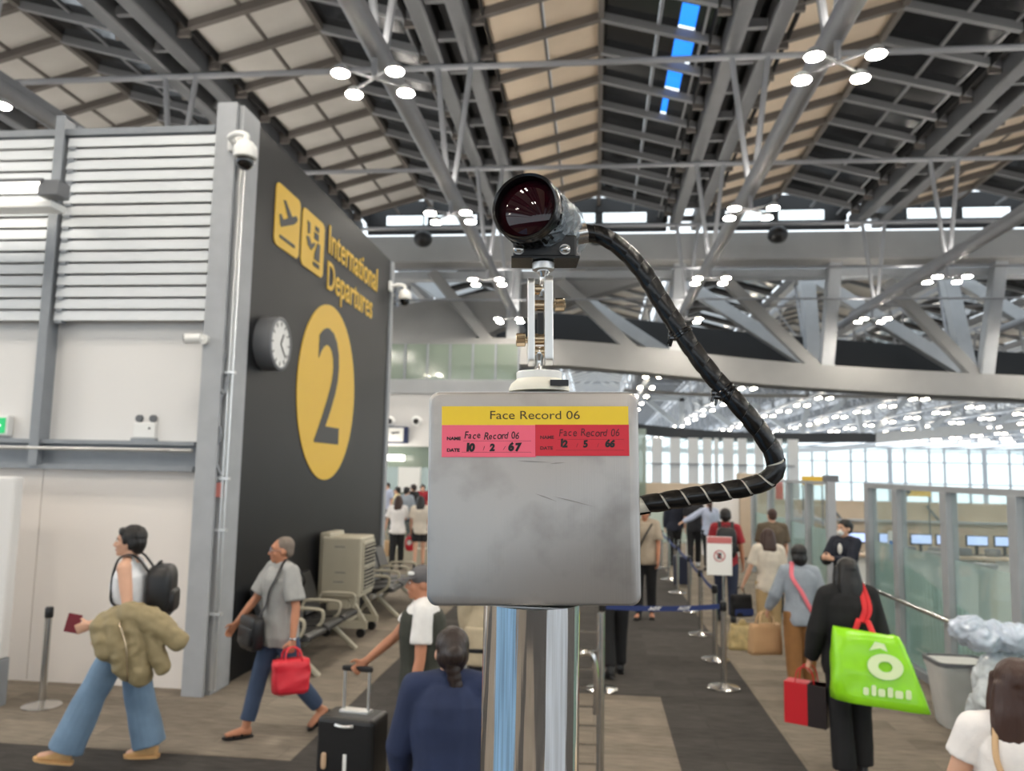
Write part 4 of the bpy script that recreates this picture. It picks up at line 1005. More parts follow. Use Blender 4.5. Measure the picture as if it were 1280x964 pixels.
bench((WX+.22, 8.1, 0), 3, 'black leather waiting bench with pale legs next to the grey corner column')
bench((WX+.22, 11.5, 0), 3, 'black leather waiting bench with pale legs behind the air cooler')
o = tag(MB().rbox((0, 0, .14), (.16, .12, .26), .5).build('plastic_bag', 'white_plastic', smooth=True), 'small white plastic bag standing on the near bench', 'bag'); o.location = (WX+.40, 8.39, .455)
MB().tube(smooth_path([(-.03, 0, .26), (-.03, 0, .33), (.03, 0, .33), (.03, 0, .26)], 4), .006, 6).build('handle', 'white_plastic', o)

# ================================================================== LITTER BIN and plastic sacks by the glass
p = G(1197, 914); mat('bin_plastic', rgb(205, 206, 204), .4, var=.05, scale=6)
t = tag(empty('litter_bin', (p.x+.09, p.y+.14, 0)), 'pale grey plastic bin with open lid flaps beside the frosted glass', 'bin'); t.scale = (.84, .84, .86)
r = []
for z, wx, wy in ((0, .19, .16), (.04, .21, .18), (.56, .27, .23), (.60, .285, .245), (.66, .29, .25)): r.append([Vector((x, y, z)) for x, y in rounded_rect(2*wx, 2*wy, .08, 4)])
MB().loft(r).build('tub', 'bin_plastic', t, smooth=True)
r = [[Vector((x*s, y*s, z)) for x, y in rounded_rect(.6, .52, .09, 4)] for z, s in ((.64, 1.0), (.68, 1.0), (.68, .9), (.65, .9))]
MB().loft(r, closed=True).build('rim', 'chord_grey', t, smooth=True)
MB().box((.0, -.28, .56), (.26, -.255, .66)).build('handle', 'chord_grey', t, bevel=.01)
# ================================================================== PEOPLE
def remeshed(mb, name, voxel, smooth=4, fold=0.0, fscale=6.0, seed=0.0, stretch=(1, 1, .45)):
    """one continuous skin over everything collected in mb"""
    me = mb.mesh(name); o = bpy.data.objects.new('tmp', me); COL.objects.link(o)
    r = o.modifiers.new('r', 'REMESH'); r.mode = 'VOXEL'; r.voxel_size = voxel
    s = o.modifiers.new('s', 'SMOOTH'); s.factor = .5; s.iterations = smooth
    dg = bpy.context.evaluated_depsgraph_get(); out = bpy.data.meshes.new_from_object(o.evaluated_get(dg))
    bpy.data.objects.remove(o, do_unlink=True); bpy.data.meshes.remove(me)
    if fold:
        nr = [v.normal.copy() for v in out.vertices]
        for v, q in zip(out.vertices, nr):
            c = Vector((v.co.x*stretch[0], v.co.y*stretch[1], v.co.z*stretch[2]))*fscale+Vector((seed, seed*1.7, 0))
            d = 1-2*abs(noise.noise(c)); d2 = noise.noise(c*2.3+Vector((7, 3, 1)))
            v.co += q*(fold*(d*.8+d2*.5))
    out.name = name; out.shade_smooth(); return out
def skinmat(name, c): return mat(name, c, .55, var=.06, scale=9, bump=.02, bscale=200)
SK1 = 'skin_light'; SK2 = 'skin_tan'; skinmat(SK1, rgb(212, 166, 140)); skinmat(SK2, rgb(186, 128, 98))
mat('hair_black', rgb(22, 19, 18), .45, bump=.5, scale=60, stretch=(1, 1, .15)); mat('hair_brown', rgb(62, 40, 32), .45, bump=.5, scale=60, stretch=(1, 1, .15)); mat('hair_grey', rgb(120, 108, 98), .6, bump=.3, scale=60); mat('hair_darkbrown', rgb(40, 28, 24), .42, bump=.5, scale=60, stretch=(1, 1, .15))
def cloth(name, r, g, b, rough=.85): return mat(name, rgb(r, g, b), rough, var=.12, scale=7, bump=.25, bscale=260)
mat('eye_white', rgb(225, 220, 214), .2); mat('eye_dark', rgb(26, 18, 14), .1); mat('lip', rgb(170, 100, 90), .5)

class Person:
    """local frame: +Y is where the person faces, +X the right hand; feet on z=0"""
    def __init__(s, name, loc, face, h, label, skin=SK1, vox=.012, group=None,
                 legs=((0, 0, 0), (0, 0, 0)), arms=((5, 8, 10, 0), (5, 8, 10, 0)), lean=0.0, head=(0, 0), spread=0.0, build=1.0, curl=(35, 35)):
        s.t = tag(empty(name, (loc[0], loc[1], loc[2] if len(loc) > 2 else .0), face), label, 'person', group)
        s.h = h; s.u = u = h/1.75; s.vox = vox; s.skin = skin; s.b = build; s.lean = math.radians(lean)
        thigh, shank, ank = .245*h, .235*h, .048*h
        # legs: (hip swing, knee bend, toe pitch) in degrees; right (+X) then left
        s.leg = []
        low = 1e9
        for i, sx in enumerate((1, -1)):
            a, k, fpz = [math.radians(v) for v in legs[i]]
            hip = Vector((sx*.053*h, 0, 0)); d1 = Vector((sx*spread, math.sin(a), -math.cos(a))).normalized(); kn = hip+d1*thigh
            d2 = Vector((sx*spread*.3, math.sin(a-k), -math.cos(a-k))).normalized(); an = kn+d2*shank
            fd = Vector((sx*.12, math.cos(fpz), -math.sin(fpz))).normalized(); fu = Vector((0, math.sin(fpz), math.cos(fpz)))
            heel = an-fu*ank-fd*.045*u; toe = an-fu*ank+fd*.17*u
            low = min(low, heel.z, toe.z); s.leg.append([hip, kn, an, fd, fu])
        up0 = Vector((0, 0, -low))
        for l in s.leg:
            for j in range(3): l[j] = l[j]+up0
        s.P = up0.copy(); s.sp = Vector((0, math.sin(s.lean), math.cos(s.lean))); s.fwd = Vector((0, math.cos(s.lean), -math.sin(s.lean)))
        s.N = s.P+s.sp*.325*h; s.S = s.P+s.sp*.295*h
        hy, hp = [math.radians(v) for v in head]
        s.HR = Matrix.Rotation(hy, 3, 'Z') @ Matrix.Rotation(-hp, 3, 'X')
        s.HC = s.N+(s.sp*.6+Vector((0, .12, .4))).normalized()*.068*h
        s.arm = []
        for i, sx in enumerate((1, -1)):
            a, ab, e, b2 = [math.radians(v) for v in arms[i]]
            sh = s.S+Vector((sx*.096*h*s.b, 0, 0))
            d1 = Vector((sx*math.sin(ab), math.sin(a)*math.cos(ab), -math.cos(a)*math.cos(ab))); el = sh+d1*.172*h
            d2 = Vector((sx*math.sin(b2), math.sin(a+e)*math.cos(b2), -math.cos(a+e)*math.cos(b2))); wr = el+d2*.15*h
            th = Vector((0, math.cos(a+e), math.sin(a+e))); th = (th-d2*th.dot(d2)).normalized(); s.arm.append([sh, el, wr, d1, d2, th, curl[i]])
    PROF = [(-.10, .155, .105), (-.04, .168, .115), (.05, .158, .108), (.16, .138, .098), (.26, .146, .105), (.36, .162, .115), (.45, .168, .108), (.50, .148, .085), (.54, .095, .07)]
    def surf(s, z, ang, g):
        """place on the clothed trunk: z up the spine, ang round it (90 deg = front), g off the skin"""
        for (a, r1, d1), (c, r2, d2) in zip(s.PROF, s.PROF[1:]):
            if a <= z <= c: f = (z-a)/(c-a); rx, ry = r1+(r2-r1)*f, d1+(d2-d1)*f; break
        return s.P+s.sp*z*s.u+Vector((1, 0, 0))*(rx*s.b+g)*s.u*math.cos(ang)+s.fwd*(ry*s.b+g)*s.u*math.sin(ang)
    def shoulder_top(s, i, f, g): return s.N.lerp(s.arm[i][0], f)+Vector((0, 0, .05*s.u+g))
    def hand(s, i): l = s.arm[i]; return l[2]+l[4]*.075*s.u
    def torso(s, mb, g=0.0, z0=-.06, z1=.56, cut=None):
        u, b = s.u, s.b; rings = []; n = 20
        prof = [(-.10, .155, .105), (-.04, .168, .115), (.05, .158, .108), (.16, .138, .098), (.26, .146, .105), (.36, .162, .115), (.45, .168, .108), (.50, .148, .085), (.54, .095, .07), (.575, .058, .058)]
        pts = [p for p in prof if z0 <= p[0] <= z1]
        def ip(z):
            for (a, r1, d1), (c, r2, d2) in zip(prof, prof[1:]):
                if a <= z <= c: f = (z-a)/(c-a); return (z, r1+(r2-r1)*f, d1+(d2-d1)*f)
            return (z, prof[0][1], prof[0][2])
        if not pts or pts[0][0] > z0+.01: pts = [ip(z0)]+pts
        if pts[-1][0] < z1-.01: pts.append(ip(z1))
        for z, rx, ry in pts:
            c = s.P+s.sp*z*u
            rings.append([c+Vector((1, 0, 0))*(rx*b+g)*u*math.cos(2*math.pi*j/n)+s.fwd*(ry*b+g)*u*math.sin(2*math.pi*j/n) for j in range(n)])
        mb.loft(rings)
    def body(s):
        mb = MB(); u, h = s.u, s.h
        s.torso(mb)
        for hip, kn, an, fd, fu in s.leg:
            mb.tube([hip+Vector((0, 0, .03)), hip.lerp(kn, .3), kn, kn.lerp(an, .3), an], [.08*u*s.b, .076*u*s.b, .053*u, .052*u, .036*u], 12)
            mb.ell(kn, (.053*u,)*3)
            a = an-fu*.03*u; mb.tube([a-fd*.05*u, a+fd*.03*u, a+fd*.11*u-fu*.012*u, a+fd*.165*u-fu*.022*u], [(.032*u, .034*u), (.04*u, .036*u), (.042*u, .024*u), (.034*u, .014*u)], 12, ref=(0, 0, 1))
        for i, (sh, el, wr, d1, d2, th, cu) in enumerate(s.arm):
            mb.tube([s.N-s.sp*.01*u, s.N.lerp(sh, .5)+Vector((0, 0, .004*u)), sh], [.05*u, .046*u, .05*u], 12); mb.ell(sh, (.053*u,)*3); mb.tube([sh, sh.lerp(el, .4), el, el.lerp(wr, .3), wr], [.05*u, .047*u, .037*u, .038*u, .026*u], 12); mb.ell(el, (.038*u,)*3)
            # hand: palm, four fingers of unequal length with two bends, thumb from the side
            nrm = th.cross(d2) if i == 0 else d2.cross(th)
            pw = wr+d2*.085*u
            mb.tube([wr-d2*.01*u, wr+d2*.03*u, pw], [(.022*u, .028*u), (.017*u, .038*u), (.014*u, .04*u)], 12, ref=th)
            ca = math.radians(cu)
            for f, (o, ln) in enumerate(((.03, .068), (.01, .078), (-.01, .072), (-.029, .056))):
                p = pw+th*o*u-d2*.006*u; dd = d2; pts = [p]
                for sg in range(3):
                    rot = Matrix.Rotation(ca*(.6 if sg == 0 else 1), 3, d2.cross(nrm)); dd = (rot @ dd); p = p+dd*ln*u*(.42, .32, .26)[sg]; pts.append(p)
                mb.tube(pts, [.0098*u, .0095*u, .009*u, .0078*u], 8)
            p = wr+d2*.025*u+th*.026*u; dd = (d2*.6+th*.75+nrm*.25).normalized(); q = p+dd*.045*u; r = q+(d2*.85+th*.25+nrm*.35).normalized()*.036*u
            mb.tube([p, q, r], [.0125*u, .011*u, .009*u], 8)
        # neck and head
        mb.tube([s.N-s.sp*.04*u, s.HC-Vector((0, 0, .05*u))], [.056*u, .05*u], 14)
        R = s.HR
        def H(x, y, z): return s.HC+R @ Vector((x, y, z))*u
        def E(x, y, z, a, b, c): mb.ell(H(x, y, z), (a*u, b*u, c*u), R)
        E(0, -.012, .028, .074, .093, .088); E(0, .018, -.03, .06, .072, .07); E(0, .042, -.068, .042, .045, .036); E(0, .07, -.088, .022, .018, .018)
        E(0, .07, .03, .052, .022, .03)
        mb.tube([H(0, .083, .022), H(0, .098, -.008), H(0, .108, -.026), H(0, .088, -.034)], [.007*u, .011*u, .015*u, .012*u], 8)
        E(0, .084, -.056, .022, .01, .007); E(0, .082, -.066, .02, .01, .008)
        for sx in (-1, 1):
            E(sx*.076, -.012, -.008, .009, .02, .031); E(sx*.04, .062, -.02, .024, .022, .022)
        me = remeshed(mb, 'body', s.vox, 3)
        me.materials.append(MATS[s.skin]); b = link('body', me, s.t); s.bodyo = b
        for sx in (-1, 1):
            MB().ell(H(sx*.031, .082, .008), (.013*u, .008*u, .0075*u), R, 10, 6).build('eye', 'eye_white', b, smooth='all')
            MB().ell(H(sx*.031, .0895, .008), (.006*u, .003*u, .006*u), R, 10, 6).build('iris', 'eye_dark', b, smooth='all')
            MB().tube([H(sx*.014, .088, .024), H(sx*.032, .088, .03), H(sx*.05, .076, .024)], .0042*u, 6).build('eyebrow', 'hair_black', b, smooth='all')
        MB().tube([H(-.022, .084, -.059), H(0, .094, -.061), H(.022, .084, -.059)], .0045*u, 6).build('lips', 'lip', b, smooth='all')
        s.H = H; s.R = R; return s
    def put(s, mb, name, m, vox=None, smooth=4, fold=0.0, fscale=6.0, parent=None, stretch=(1, 1, .45)):
        me = remeshed(mb, name, vox or s.vox, smooth, fold, fscale, s.h*13+s.t.location.x, stretch); me.materials.append(MATS[m] if isinstance(m, str) else m)
        return link(name, me, parent or s.t)
    def top(s, m, sleeve=.75, ease=.022, hem=-.08, name='shirt', fold=.008, sw=.022, collar=None):
        """sleeve: share of the upper arm covered (up to 1), 2 = to the wrist, 0 = none"""
        mb = MB(); u = s.u; s.torso(mb, ease, hem, .535)
        for sh, el, wr, d1, d2, th, cu in s.arm:
            if sleeve <= 0: mb.tube([s.N.lerp(sh, .35)-s.sp*.012*u, s.N.lerp(sh, .72)-s.sp*.004*u, s.N.lerp(sh, .72)-s.sp*.1*u], .056*u, 12); continue
            mb.tube([s.N-s.sp*.03*u, s.N.lerp(sh, .5)-s.sp*.004*u, sh], [(.056+ease*.4)*u, (.05+ease*.5)*u, (.052+ease*.6)*u], 14); mb.ell(sh, ((.053+ease*.6)*u,)*3)
            if sleeve <= 1: mb.tube([sh, sh.lerp(el, sleeve*.5), sh.lerp(el, sleeve)], [(.053+ease*.6)*u, (.052+sw*.8)*u, (.05+sw*1.1)*u], 14)
            else:
                mb.tube([sh, sh.lerp(el, .5), el, el.lerp(wr, .5), el.lerp(wr, .93)], [(.053+ease*.6)*u, (.049+sw*.8)*u, (.044+sw)*u, (.04+sw*.8)*u, (.034+sw*.5)*u], 14); mb.ell(el, ((.044+sw)*u,)*3)
        o = s.put(mb, name, m, fold=fold, fscale=7.0)
        if collar:
            n = 18; rings = []
            for j in range(n):
                a = 2*math.pi*j/n; c = s.N-s.sp*.02*u+s.fwd*.005
                rings.append([c+Vector((1, 0, 0))*math.cos(a)*r*u+s.fwd*math.sin(a)*r*u+s.sp*z*u for r, z in ((.066, -.01), (.074, -.012), (.068, .018), (.06, .018))])
            MB().loft(rings, closed=True).build('collar', collar, o, smooth=True)
        return o
    def trousers(s, m, knee=.075, hem=.07, to=.97, waist=.02, name='trousers', fold=.007):
        mb = MB(); u = s.u; s.torso(mb, .014, -.10, waist)
        for hip, kn, an, fd, fu in s.leg:
            e = kn.lerp(an, (to-.5)*2) if to > .5 else hip.lerp(kn, to*2)
            if to > .5: mb.tube([hip+Vector((0, 0, .05*u)), hip.lerp(kn, .25), hip.lerp(kn, .6), kn, kn.lerp(e, .5), e], [.098*u*s.b, .098*u*s.b, (.075+knee)*.5*u+.01, knee*u, (knee+hem)*.5*u, hem*u], 16); mb.ell(kn, (knee*u,)*3)
            else: mb.tube([hip+Vector((0, 0, .05*u)), hip.lerp(kn, .25), e], [.098*u, .098*u, hem*u], 16)
        return s.put(mb, name, m, fold=fold, fscale=6.0)
    def shoes(s, m, sole='black_plastic', kind='shoe'):
        u = s.u
        for hip, kn, an, fd, fu in s.leg:
            a = an-fu*.035*u; sd = fd.cross(fu)
            def outline(z, g): 
                pts = [(-.075, .0), (-.066, .03), (-.02, .037), (.06, .045), (.12, .046), (.165, .034), (.185, .0)]
                pts = pts+[(x, -y) for x, y in reversed(pts[1:-1])]
                return [an-fu*(.084*u-z)+fd*x*u*(1+g)+sd*y*u*(1+g*2) for x, y in pts]
            so = MB().loft([outline(.0, .02), outline(.02*u, .03)])
            if kind == 'shoe':
                mb = MB(); mb.tube([a-fd*.055*u, a+fd*.02*u, a+fd*.1*u-fu*.014*u, a+fd*.168*u-fu*.026*u], [(.038*u, .038*u), (.045*u, .044*u), (.047*u, .03*u), (.036*u, .018*u)], 14, ref=(0, 0, 1)); mb.tube([a, an+fu*.045*u], .046*u, 12)
                o = s.put(mb, 'shoe', m, vox=max(.008, s.vox*.8), smooth=3)
                so.build('sole', sole, o, smooth=True)
            else:
                o = so.build('sandal', m, s.t, smooth=True)
                MB().tube([a+fd*.1*u+sd*.045*u-fu*.03*u, a+fd*.115*u+fu*.004*u, a+fd*.1*u-sd*.045*u-fu*.03*u], (.008*u), 8).tube([a+fd*.03*u+sd*.045*u-fu*.03*u, a+fd*.05*u+fu*.02*u, a+fd*.03*u-sd*.045*u-fu*.03*u], (.008*u), 8).build('strap', m, o, smooth=True)
    def hair(s, m, style='short'):
        mb = MB(); u = s.u
        def E(x, y, z, a, b, c): mb.ell(s.H(x, y, z), (a*u, b*u, c*u), s.R)
        if style == 'crop':
            E(0, -.026, .045, .077, .086, .08); E(0, -.06, -.0, .066, .045, .06)
        else:
            E(0, -.022, .052, .085, .095, .084); E(0, -.055, .005, .079, .062, .085)
        if style in ('short', 'mop'):
            for i in range(9):
                x = -.06+.015*i; E(x, .068-abs(x)*.35, .078, .02, .022, .03)
            for sx in (-1, 1): E(sx*.072, .012, .03, .014, .03, .045); E(sx*.074, -.03, .0, .013, .03, .05)
            E(0, -.07, -.035, .06, .035, .05)
        if style == 'mop': E(0, -.06, -.02, .088, .06, .09); E(0, -.02, .06, .094, .1, .085)
        if style in ('long', 'bob'):
            ln = .34 if style == 'long' else .18
            for sx in (-1, 1): mb.tube([s.H(sx*.07, .0, .06), s.H(sx*.085, -.02, -.05), s.H(sx*.085, -.045, -.05-ln*.55)], [.03*u, .034*u, .03*u], 10)
            mb.tube([s.H(0, -.06, .04), s.H(0, -.08, -.08), s.H(0, -.1, -.06-ln*.6), s.H(0, -.095, -.06-ln)], [(.08*u, .05*u), (.095*u, .05*u), (.1*u, .04*u), (.07*u, .02*u)], 16, ref=(0, 1, 0))
        if style == 'bun': E(0, -.115, .035, .045, .04, .045); E(0, -.08, .02, .07, .05, .07)
        if style == 'pony':
            E(0, -.1, .04, .035, .035, .035); mb.tube([s.H(0, -.11, .04), s.H(0, -.14, -.03), s.H(.01, -.13, -.2)], [.03*u, .045*u, .022*u], 10)
        o = s.put(mb, 'hair', m, vox=max(.008, s.vox*.8), smooth=2, fold=.004, fscale=26, stretch=(1, 1, .2)); return o

def grip(mb, p, d, r=.012): mb.tube([p-d*.06, p+d*.06], r, 8)
def bag_mesh(w, d, h, flare=1.0, wob=.01, seed=1):
    """soft carrier: open block with slightly bulging, creased sides"""
    mb = MB(); n = 28; rings = []
    for i in range(9):
        t = i/8; k = 1+(flare-1)*t+.04*math.sin(math.pi*t)
        ring = []
        for j in range(n):
            a = 2*math.pi*j/n; q = .38
            x = math.copysign(abs(math.cos(a))**q, math.cos(a))*w/2*k; y = math.copysign(abs(math.sin(a))**q, math.sin(a))*d/2*(1.02-.45*t*t)
            nn = noise.noise(Vector((x*9+seed, y*9, t*4)))*wob; ring.append(Vector((x+nn, y+nn*1.5, h*t+(noise.noise(Vector((a*2, seed, 3)))*wob*1.2 if i == 8 else 0))))
        rings.append(ring)
    return mb.loft(rings)
def loop_handle(mb, x, y, z0, z1, r=.006, m=8): mb.tube(smooth_path([(-x, y, z0), (-x*.75, y*.6, z0+(z1-z0)*.75), (0, 0, z1), (x*.75, y*.6, z0+(z1-z0)*.75), (x, y, z0)], 4), r, m); return mb
def backpack(person, m, label, w=.3, h=.44, d=.17, z=.36):
    u = person.u; o = tag(empty('backpack'), label, 'backpack'); o.matrix_world = person.t.matrix_basis @ Matrix.Translation(person.P+person.sp*z*u+Vector((0, -(.125+d/2)*u, 0)))
    MB().rbox((0, 0, 0), (w, d, h), .45, e=.5).build('pack', m, o, smooth='all')
    MB().rbox((0, -d*.42, -h*.16), (w*.78, d*.4, h*.42), .4).build('front_pocket', m, o, smooth='all')
    MB().tube(smooth_path([(-.04, d*.2, h*.47), (-.03, d*.1, h*.54), (.03, d*.1, h*.54), (.04, d*.2, h*.47)], 4), .009, 6).build('grab_handle', m, o, smooth='all')
    for sx in (-1, 1):
        q = person.arm[0 if sx > 0 else 1][0]-(person.P+person.sp*z*u+Vector((0, -(.125+d/2)*u, 0)))
        pts = [Vector((sx*.09, d*.4, h*.38)), Vector((q.x*.58, q.y-.05*u, q.z+.08*u)), Vector((q.x*.58, q.y+.05*u, q.z+.07*u)), Vector((q.x*.62, q.y+.088*u, q.z-.03*u)), Vector((q.x*.72, q.y+.092*u, q.z-.16*u)), Vector((q.x*.92, q.y+.06*u, q.z-.26*u)), Vector((sx*.17, d*.6, -h*.3))]
        MB().tube(smooth_path(pts, 5), [(.027, .008)]*31, 8, ref=(0, 1, 0)).build('shoulder_strap', m, o, smooth='all')
    return o
def strap_between(pts, w, m, name='strap', parent=None, t=.004): return MB().tube(smooth_path(pts, 6), [(w, t)]*((len(pts)-1)*6+1), 8).build(name, m, parent, smooth='all')
R_ = math.radians
def gx(px, Y, py=720): return PY(px, py, Y).x
# ---- man in white tank top walking left, jacket over his arm
cloth('tank_white', 236, 238, 242); cloth('denim', 112, 138, 164); cloth('olive', 146, 132, 98, .6); cloth('suede', 206, 164, 112)
p = Person('person', (-3.46, 5.72), R_(106), 1.76, 'young man in white tank top and wide blue jeans walking past the white wall', vox=.0085, legs=((-9, 6, 0), (27, 6, -12)), arms=((10, 8, 24, 0), (-12, 12, 80, -4)), lean=2, spread=.03, curl=(30, 28), head=(0, -4)).body()
p.top('tank_white', sleeve=-1, ease=.018, hem=-.13, name='tank_top', fold=.007); tr = p.trousers('denim', knee=.098, hem=.118, to=.985, fold=.010)
p.shoes('suede', 'suede'); p.hair('hair_black', 'short')
tank = p
backpack(p, 'leather_black', 'round black backpack on the back of the man in the tank top', .3, .4, .19, .33)
# jacket: puffy folds hanging over the forearm
mb = MB(); sh, el, wr, d1, d2, th, cu = p.arm[1]
base = p.t.matrix_basis
for a, b_, r in ((el+Vector((-.02, -.03, .02)), el.lerp(wr, .55), .075), (el+Vector((-.03, -.06, .03)), el+Vector((-.03, -.30, -.1)), .095), (el+Vector((-.04, -.2, -.02)), el+Vector((-.05, -.40, -.17)), .075), (el.lerp(wr, .5)+Vector((-.03, 0, -.02)), el.lerp(wr, .35)+Vector((-.04, -.02, -.2)), .09),
                 (el.lerp(wr, .25)+Vector((-.05, -.02, -.04)), el+Vector((-.05, -.06, -.36)), .085), (el+Vector((-.05, -.08, -.05)), el+Vector((-.05, -.16, -.40)), .085), (el+Vector((-.05, -.2, -.1)), el+Vector((-.06, -.3, -.34)), .06)):
    mb.tube([a, a.lerp(b_, .5)+Vector((0, 0, .012)), b_], [r*.85, r, r*.9], 12); mb.ell(b_, (r*.9,)*3); mb.ell(a, (r*.85,)*3)
jm = remeshed(mb, 'jacket', .010, 3, .014, 9.0, 2.0, (1, 1, 1)); jm.materials.append(MATS['olive'])
jk = tag(empty('jacket'), 'olive puffer jacket folded over the walking man\'s forearm', 'jacket'); jk.matrix_world = base @ Matrix.Translation((-.04, .02, -.035))
link('quilted_shell', jm, jk)
MB().tube(smooth_path([el+Vector((-.135, -.02, -.02)), el+Vector((-.145, -.08, -.2)), el+Vector((-.14, -.1, -.42))], 5), .006, 6).build('zip', 'brass', jk, smooth='all')
hd = p.hand(1); M = base @ Matrix.Translation(hd+d2*.03+Vector((.01, .03, .045)))
o = tag(empty('passport'), 'dark red passport in the walking man\'s hand', 'passport'); o.matrix_world = M @ Matrix.Rotation(R_(12), 4, 'X')
mat('passport_red', rgb(116, 30, 44), .5)
MB().box((-.006, -.045, -.065), (-.003, .045, .065)).box((.003, -.045, -.065), (.006, .045, .065)).box((-.006, -.048, -.065), (.006, -.044, .065)).build('cover', 'passport_red', o)
MB().box((-.003, -.043, -.062), (.003, .043, .062)).build('pages', 'paper_white', o)

# ---- older man in grey T-shirt with red bag
cloth('tee_grey', 162, 162, 160); cloth('denim_dark', 62, 78, 104); mat('lens_blue', rgb(150, 180, 220), .05, spec=.8)
p = Person('person', (-2.6, 6.5), R_(138), 1.65, 'grey haired man in grey T-shirt and sandals carrying a red bag', skin=SK2, vox=.0085, legs=((18, 4, -4), (-15, 26, 28)), arms=((22, 16, 14, 10), (-2, 17, 12, 12)), lean=1, head=(-28, 0), build=1.08, curl=(30, 60)).body()
p.top('tee_grey', .82, .03, -.12, fold=.010, sw=.034); p.trousers('denim_dark', .074, .062, .93); p.shoes('leather_black', kind='sandal'); p.hair('hair_grey', 'crop')
for sx in (-1, 1): MB().lathe([(.02, 0), (.022, .002), (.02, .004)], frame(p.H(sx*.032, .098, .006), p.R @ Vector((1, 0, 0)), p.R @ Vector((0, 0, 1))), 16).build('spectacle_lens', 'lens_blue', p.t)
MB().tube([p.H(-.055, .096, .008), p.H(.055, .096, .008)], .0025, 6).tube([p.H(.055, .096, .008), p.H(.078, .0, .006)], .0025, 6).tube([p.H(-.055, .096, .008), p.H(-.078, .0, .006)], .0025, 6).build('spectacle_frame', 'steel_polished', p.t)
grey = p
cb = tag(empty('crossbody_bag'), 'black crossbody bag on the hip of the man in grey', 'bag'); cb.matrix_world = p.t.matrix_basis @ Matrix.Translation(p.P+Vector((.08, .205, .03)))
MB().rbox((0, .01, -.04), (.30, .10, .27), .3).build('pouch', 'leather_black', cb, smooth='all'); MB().rbox((0, .055, -.06), (.24, .05, .16), .3).build('pocket', 'leather_black', cb, smooth='all')
hp = math.pi/2; off = p.P+Vector((.08, .205, .03))
strap_between([Vector((-.08, .01, .07))]+[v-off for v in (p.surf(.22, hp+.12, .05), p.surf(.36, hp+.4, .05), p.surf(.46, hp+.65, .055), p.shoulder_top(1, .5, .03), p.surf(.46, -hp-.6, .055), p.surf(.36, -hp-.2, .05), p.surf(.22, -hp+.35, .05), p.surf(.1, -hp+.9, .05), p.surf(.06, .2, .055))]+[Vector((.13, .0, .06))], .016, 'leather_black', 'strap', cb)
mat('bag_red', rgb(214, 42, 58), .45, bump=.2, scale=14)
hd = p.t.matrix_basis @ p.hand(1)
o = tag(empty('carrier_bag', (hd.x+.005, hd.y-.005, hd.z-.33), R_(40)), 'red cloth carrier bag in the hand of the man in grey', 'bag')
bag_mesh(.26, .17, .25, 1.12, .02, 4).build('sack', 'bag_red', o, smooth='all'); loop_handle(loop_handle(MB(), .07, .05, .24, .345, .008), .07, -.05, .24, .345, .008).build('handle', 'bag_red', o, smooth='all')
w_ = p.arm[1][2]; MB().lathe([(.030, -.008), (.033, -.006), (.033, .006), (.030, .008)], Matrix.Translation(w_) @ p.arm[1][4].to_track_quat('Z', 'Y').to_matrix().to_4x4(), 18).build('bracelet', 'steel_polished', p.t, smooth=True)

# ---- man in cap and dark vest with trolley case
cloth('vest_green', 52, 54, 46); cloth('shirt_white', 232, 230, 228); cloth('cap_grey', 96, 94, 96); cloth('trouser_dark', 38, 40, 48); cloth('shirt_navy', 34, 46, 78)
cmY = 5.05
p = Person('person', (gx(532, cmY), cmY), R_(102), 1.60, 'man in grey cap and dark green vest pulling a black trolley case', skin=SK2, vox=.0085, legs=((8, 5, 0), (-8, 4, 4)), arms=((40, 6, 10, -4), (2, 10, 8, 4)), lean=1, curl=(70, 40)).body()
p.top('shirt_white', .66, .026, -.17, fold=.008, sw=.02, collar='shirt_white'); p.trousers('trouser_dark', .08, .075); p.shoes('leather_black'); p.hair('hair_grey', 'crop')
mb = MB(); p.torso(mb, .048, -.11, .50); p.put(mb, 'vest', 'vest_green', fold=.008)
mb = MB(); u = p.u
mb.ell(p.H(0, -.012, .05), (.087*u, .106*u, .078*u), p.R); hat = p.put(mb, 'cap', 'cap_grey', vox=.008, smooth=2)
vs = []; fs = []; n = 14
for zz in (0, .006):
    for j in range(n+1):
        a = math.pi*j/n; vs += [p.H(.07*math.cos(a), .04+.05*math.sin(a), .045+zz-.004*math.sin(a)), p.H(.08*math.cos(a), .05+.125*math.sin(a), .04+zz-.02*math.sin(a))]
o_ = 2*(n+1)
for j in range(n): fs += [(2*j, 2*j+1, 2*j+3, 2*j+2), (o_+2*j, o_+2*j+2, o_+2*j+3, o_+2*j+1), (2*j+1, o_+2*j+1, o_+2*j+3, 2*j+3)]
MB().add(vs, fs).build('visor', 'cap_grey', hat, smooth=True)
MB().ell(p.H(-.06, .075, .075), (.006*u, .025*u, .014*u), p.R).build('cap_badge', 'paper_white', hat, smooth='all')
hd = p.t.matrix_basis @ p.hand(0)
mat('case_black', rgb(20, 20, 22), .4, bump=.1, scale=40)
cs = tag(empty('trolley_case', (hd.x-.0, hd.y-.02, 0), R_(-8)), 'black wheeled suitcase with raised silver handle beside the man in the cap', 'suitcase')
MB().box((-.19, -.14, .05), (.19, .12, .64)).build('shell', 'case_black', cs, bevel=.03, seg=3)
hz = hd.z-.0
for sx in (-1, 1): MB().tube([(sx*.085, .02, .6), (sx*.085, .02, hz-.01)], .01, 10).build('handle_tube', 'aluminium', cs, smooth=True)
MB().rbox((0, .02, hz), (.21, .03, .035), .3).build('handle_grip', 'black_plastic', cs, smooth='all')
MB().box((-.1, -.02, .635), (.1, .06, .655)).build('handle_well', 'aluminium', cs, bevel=.005)
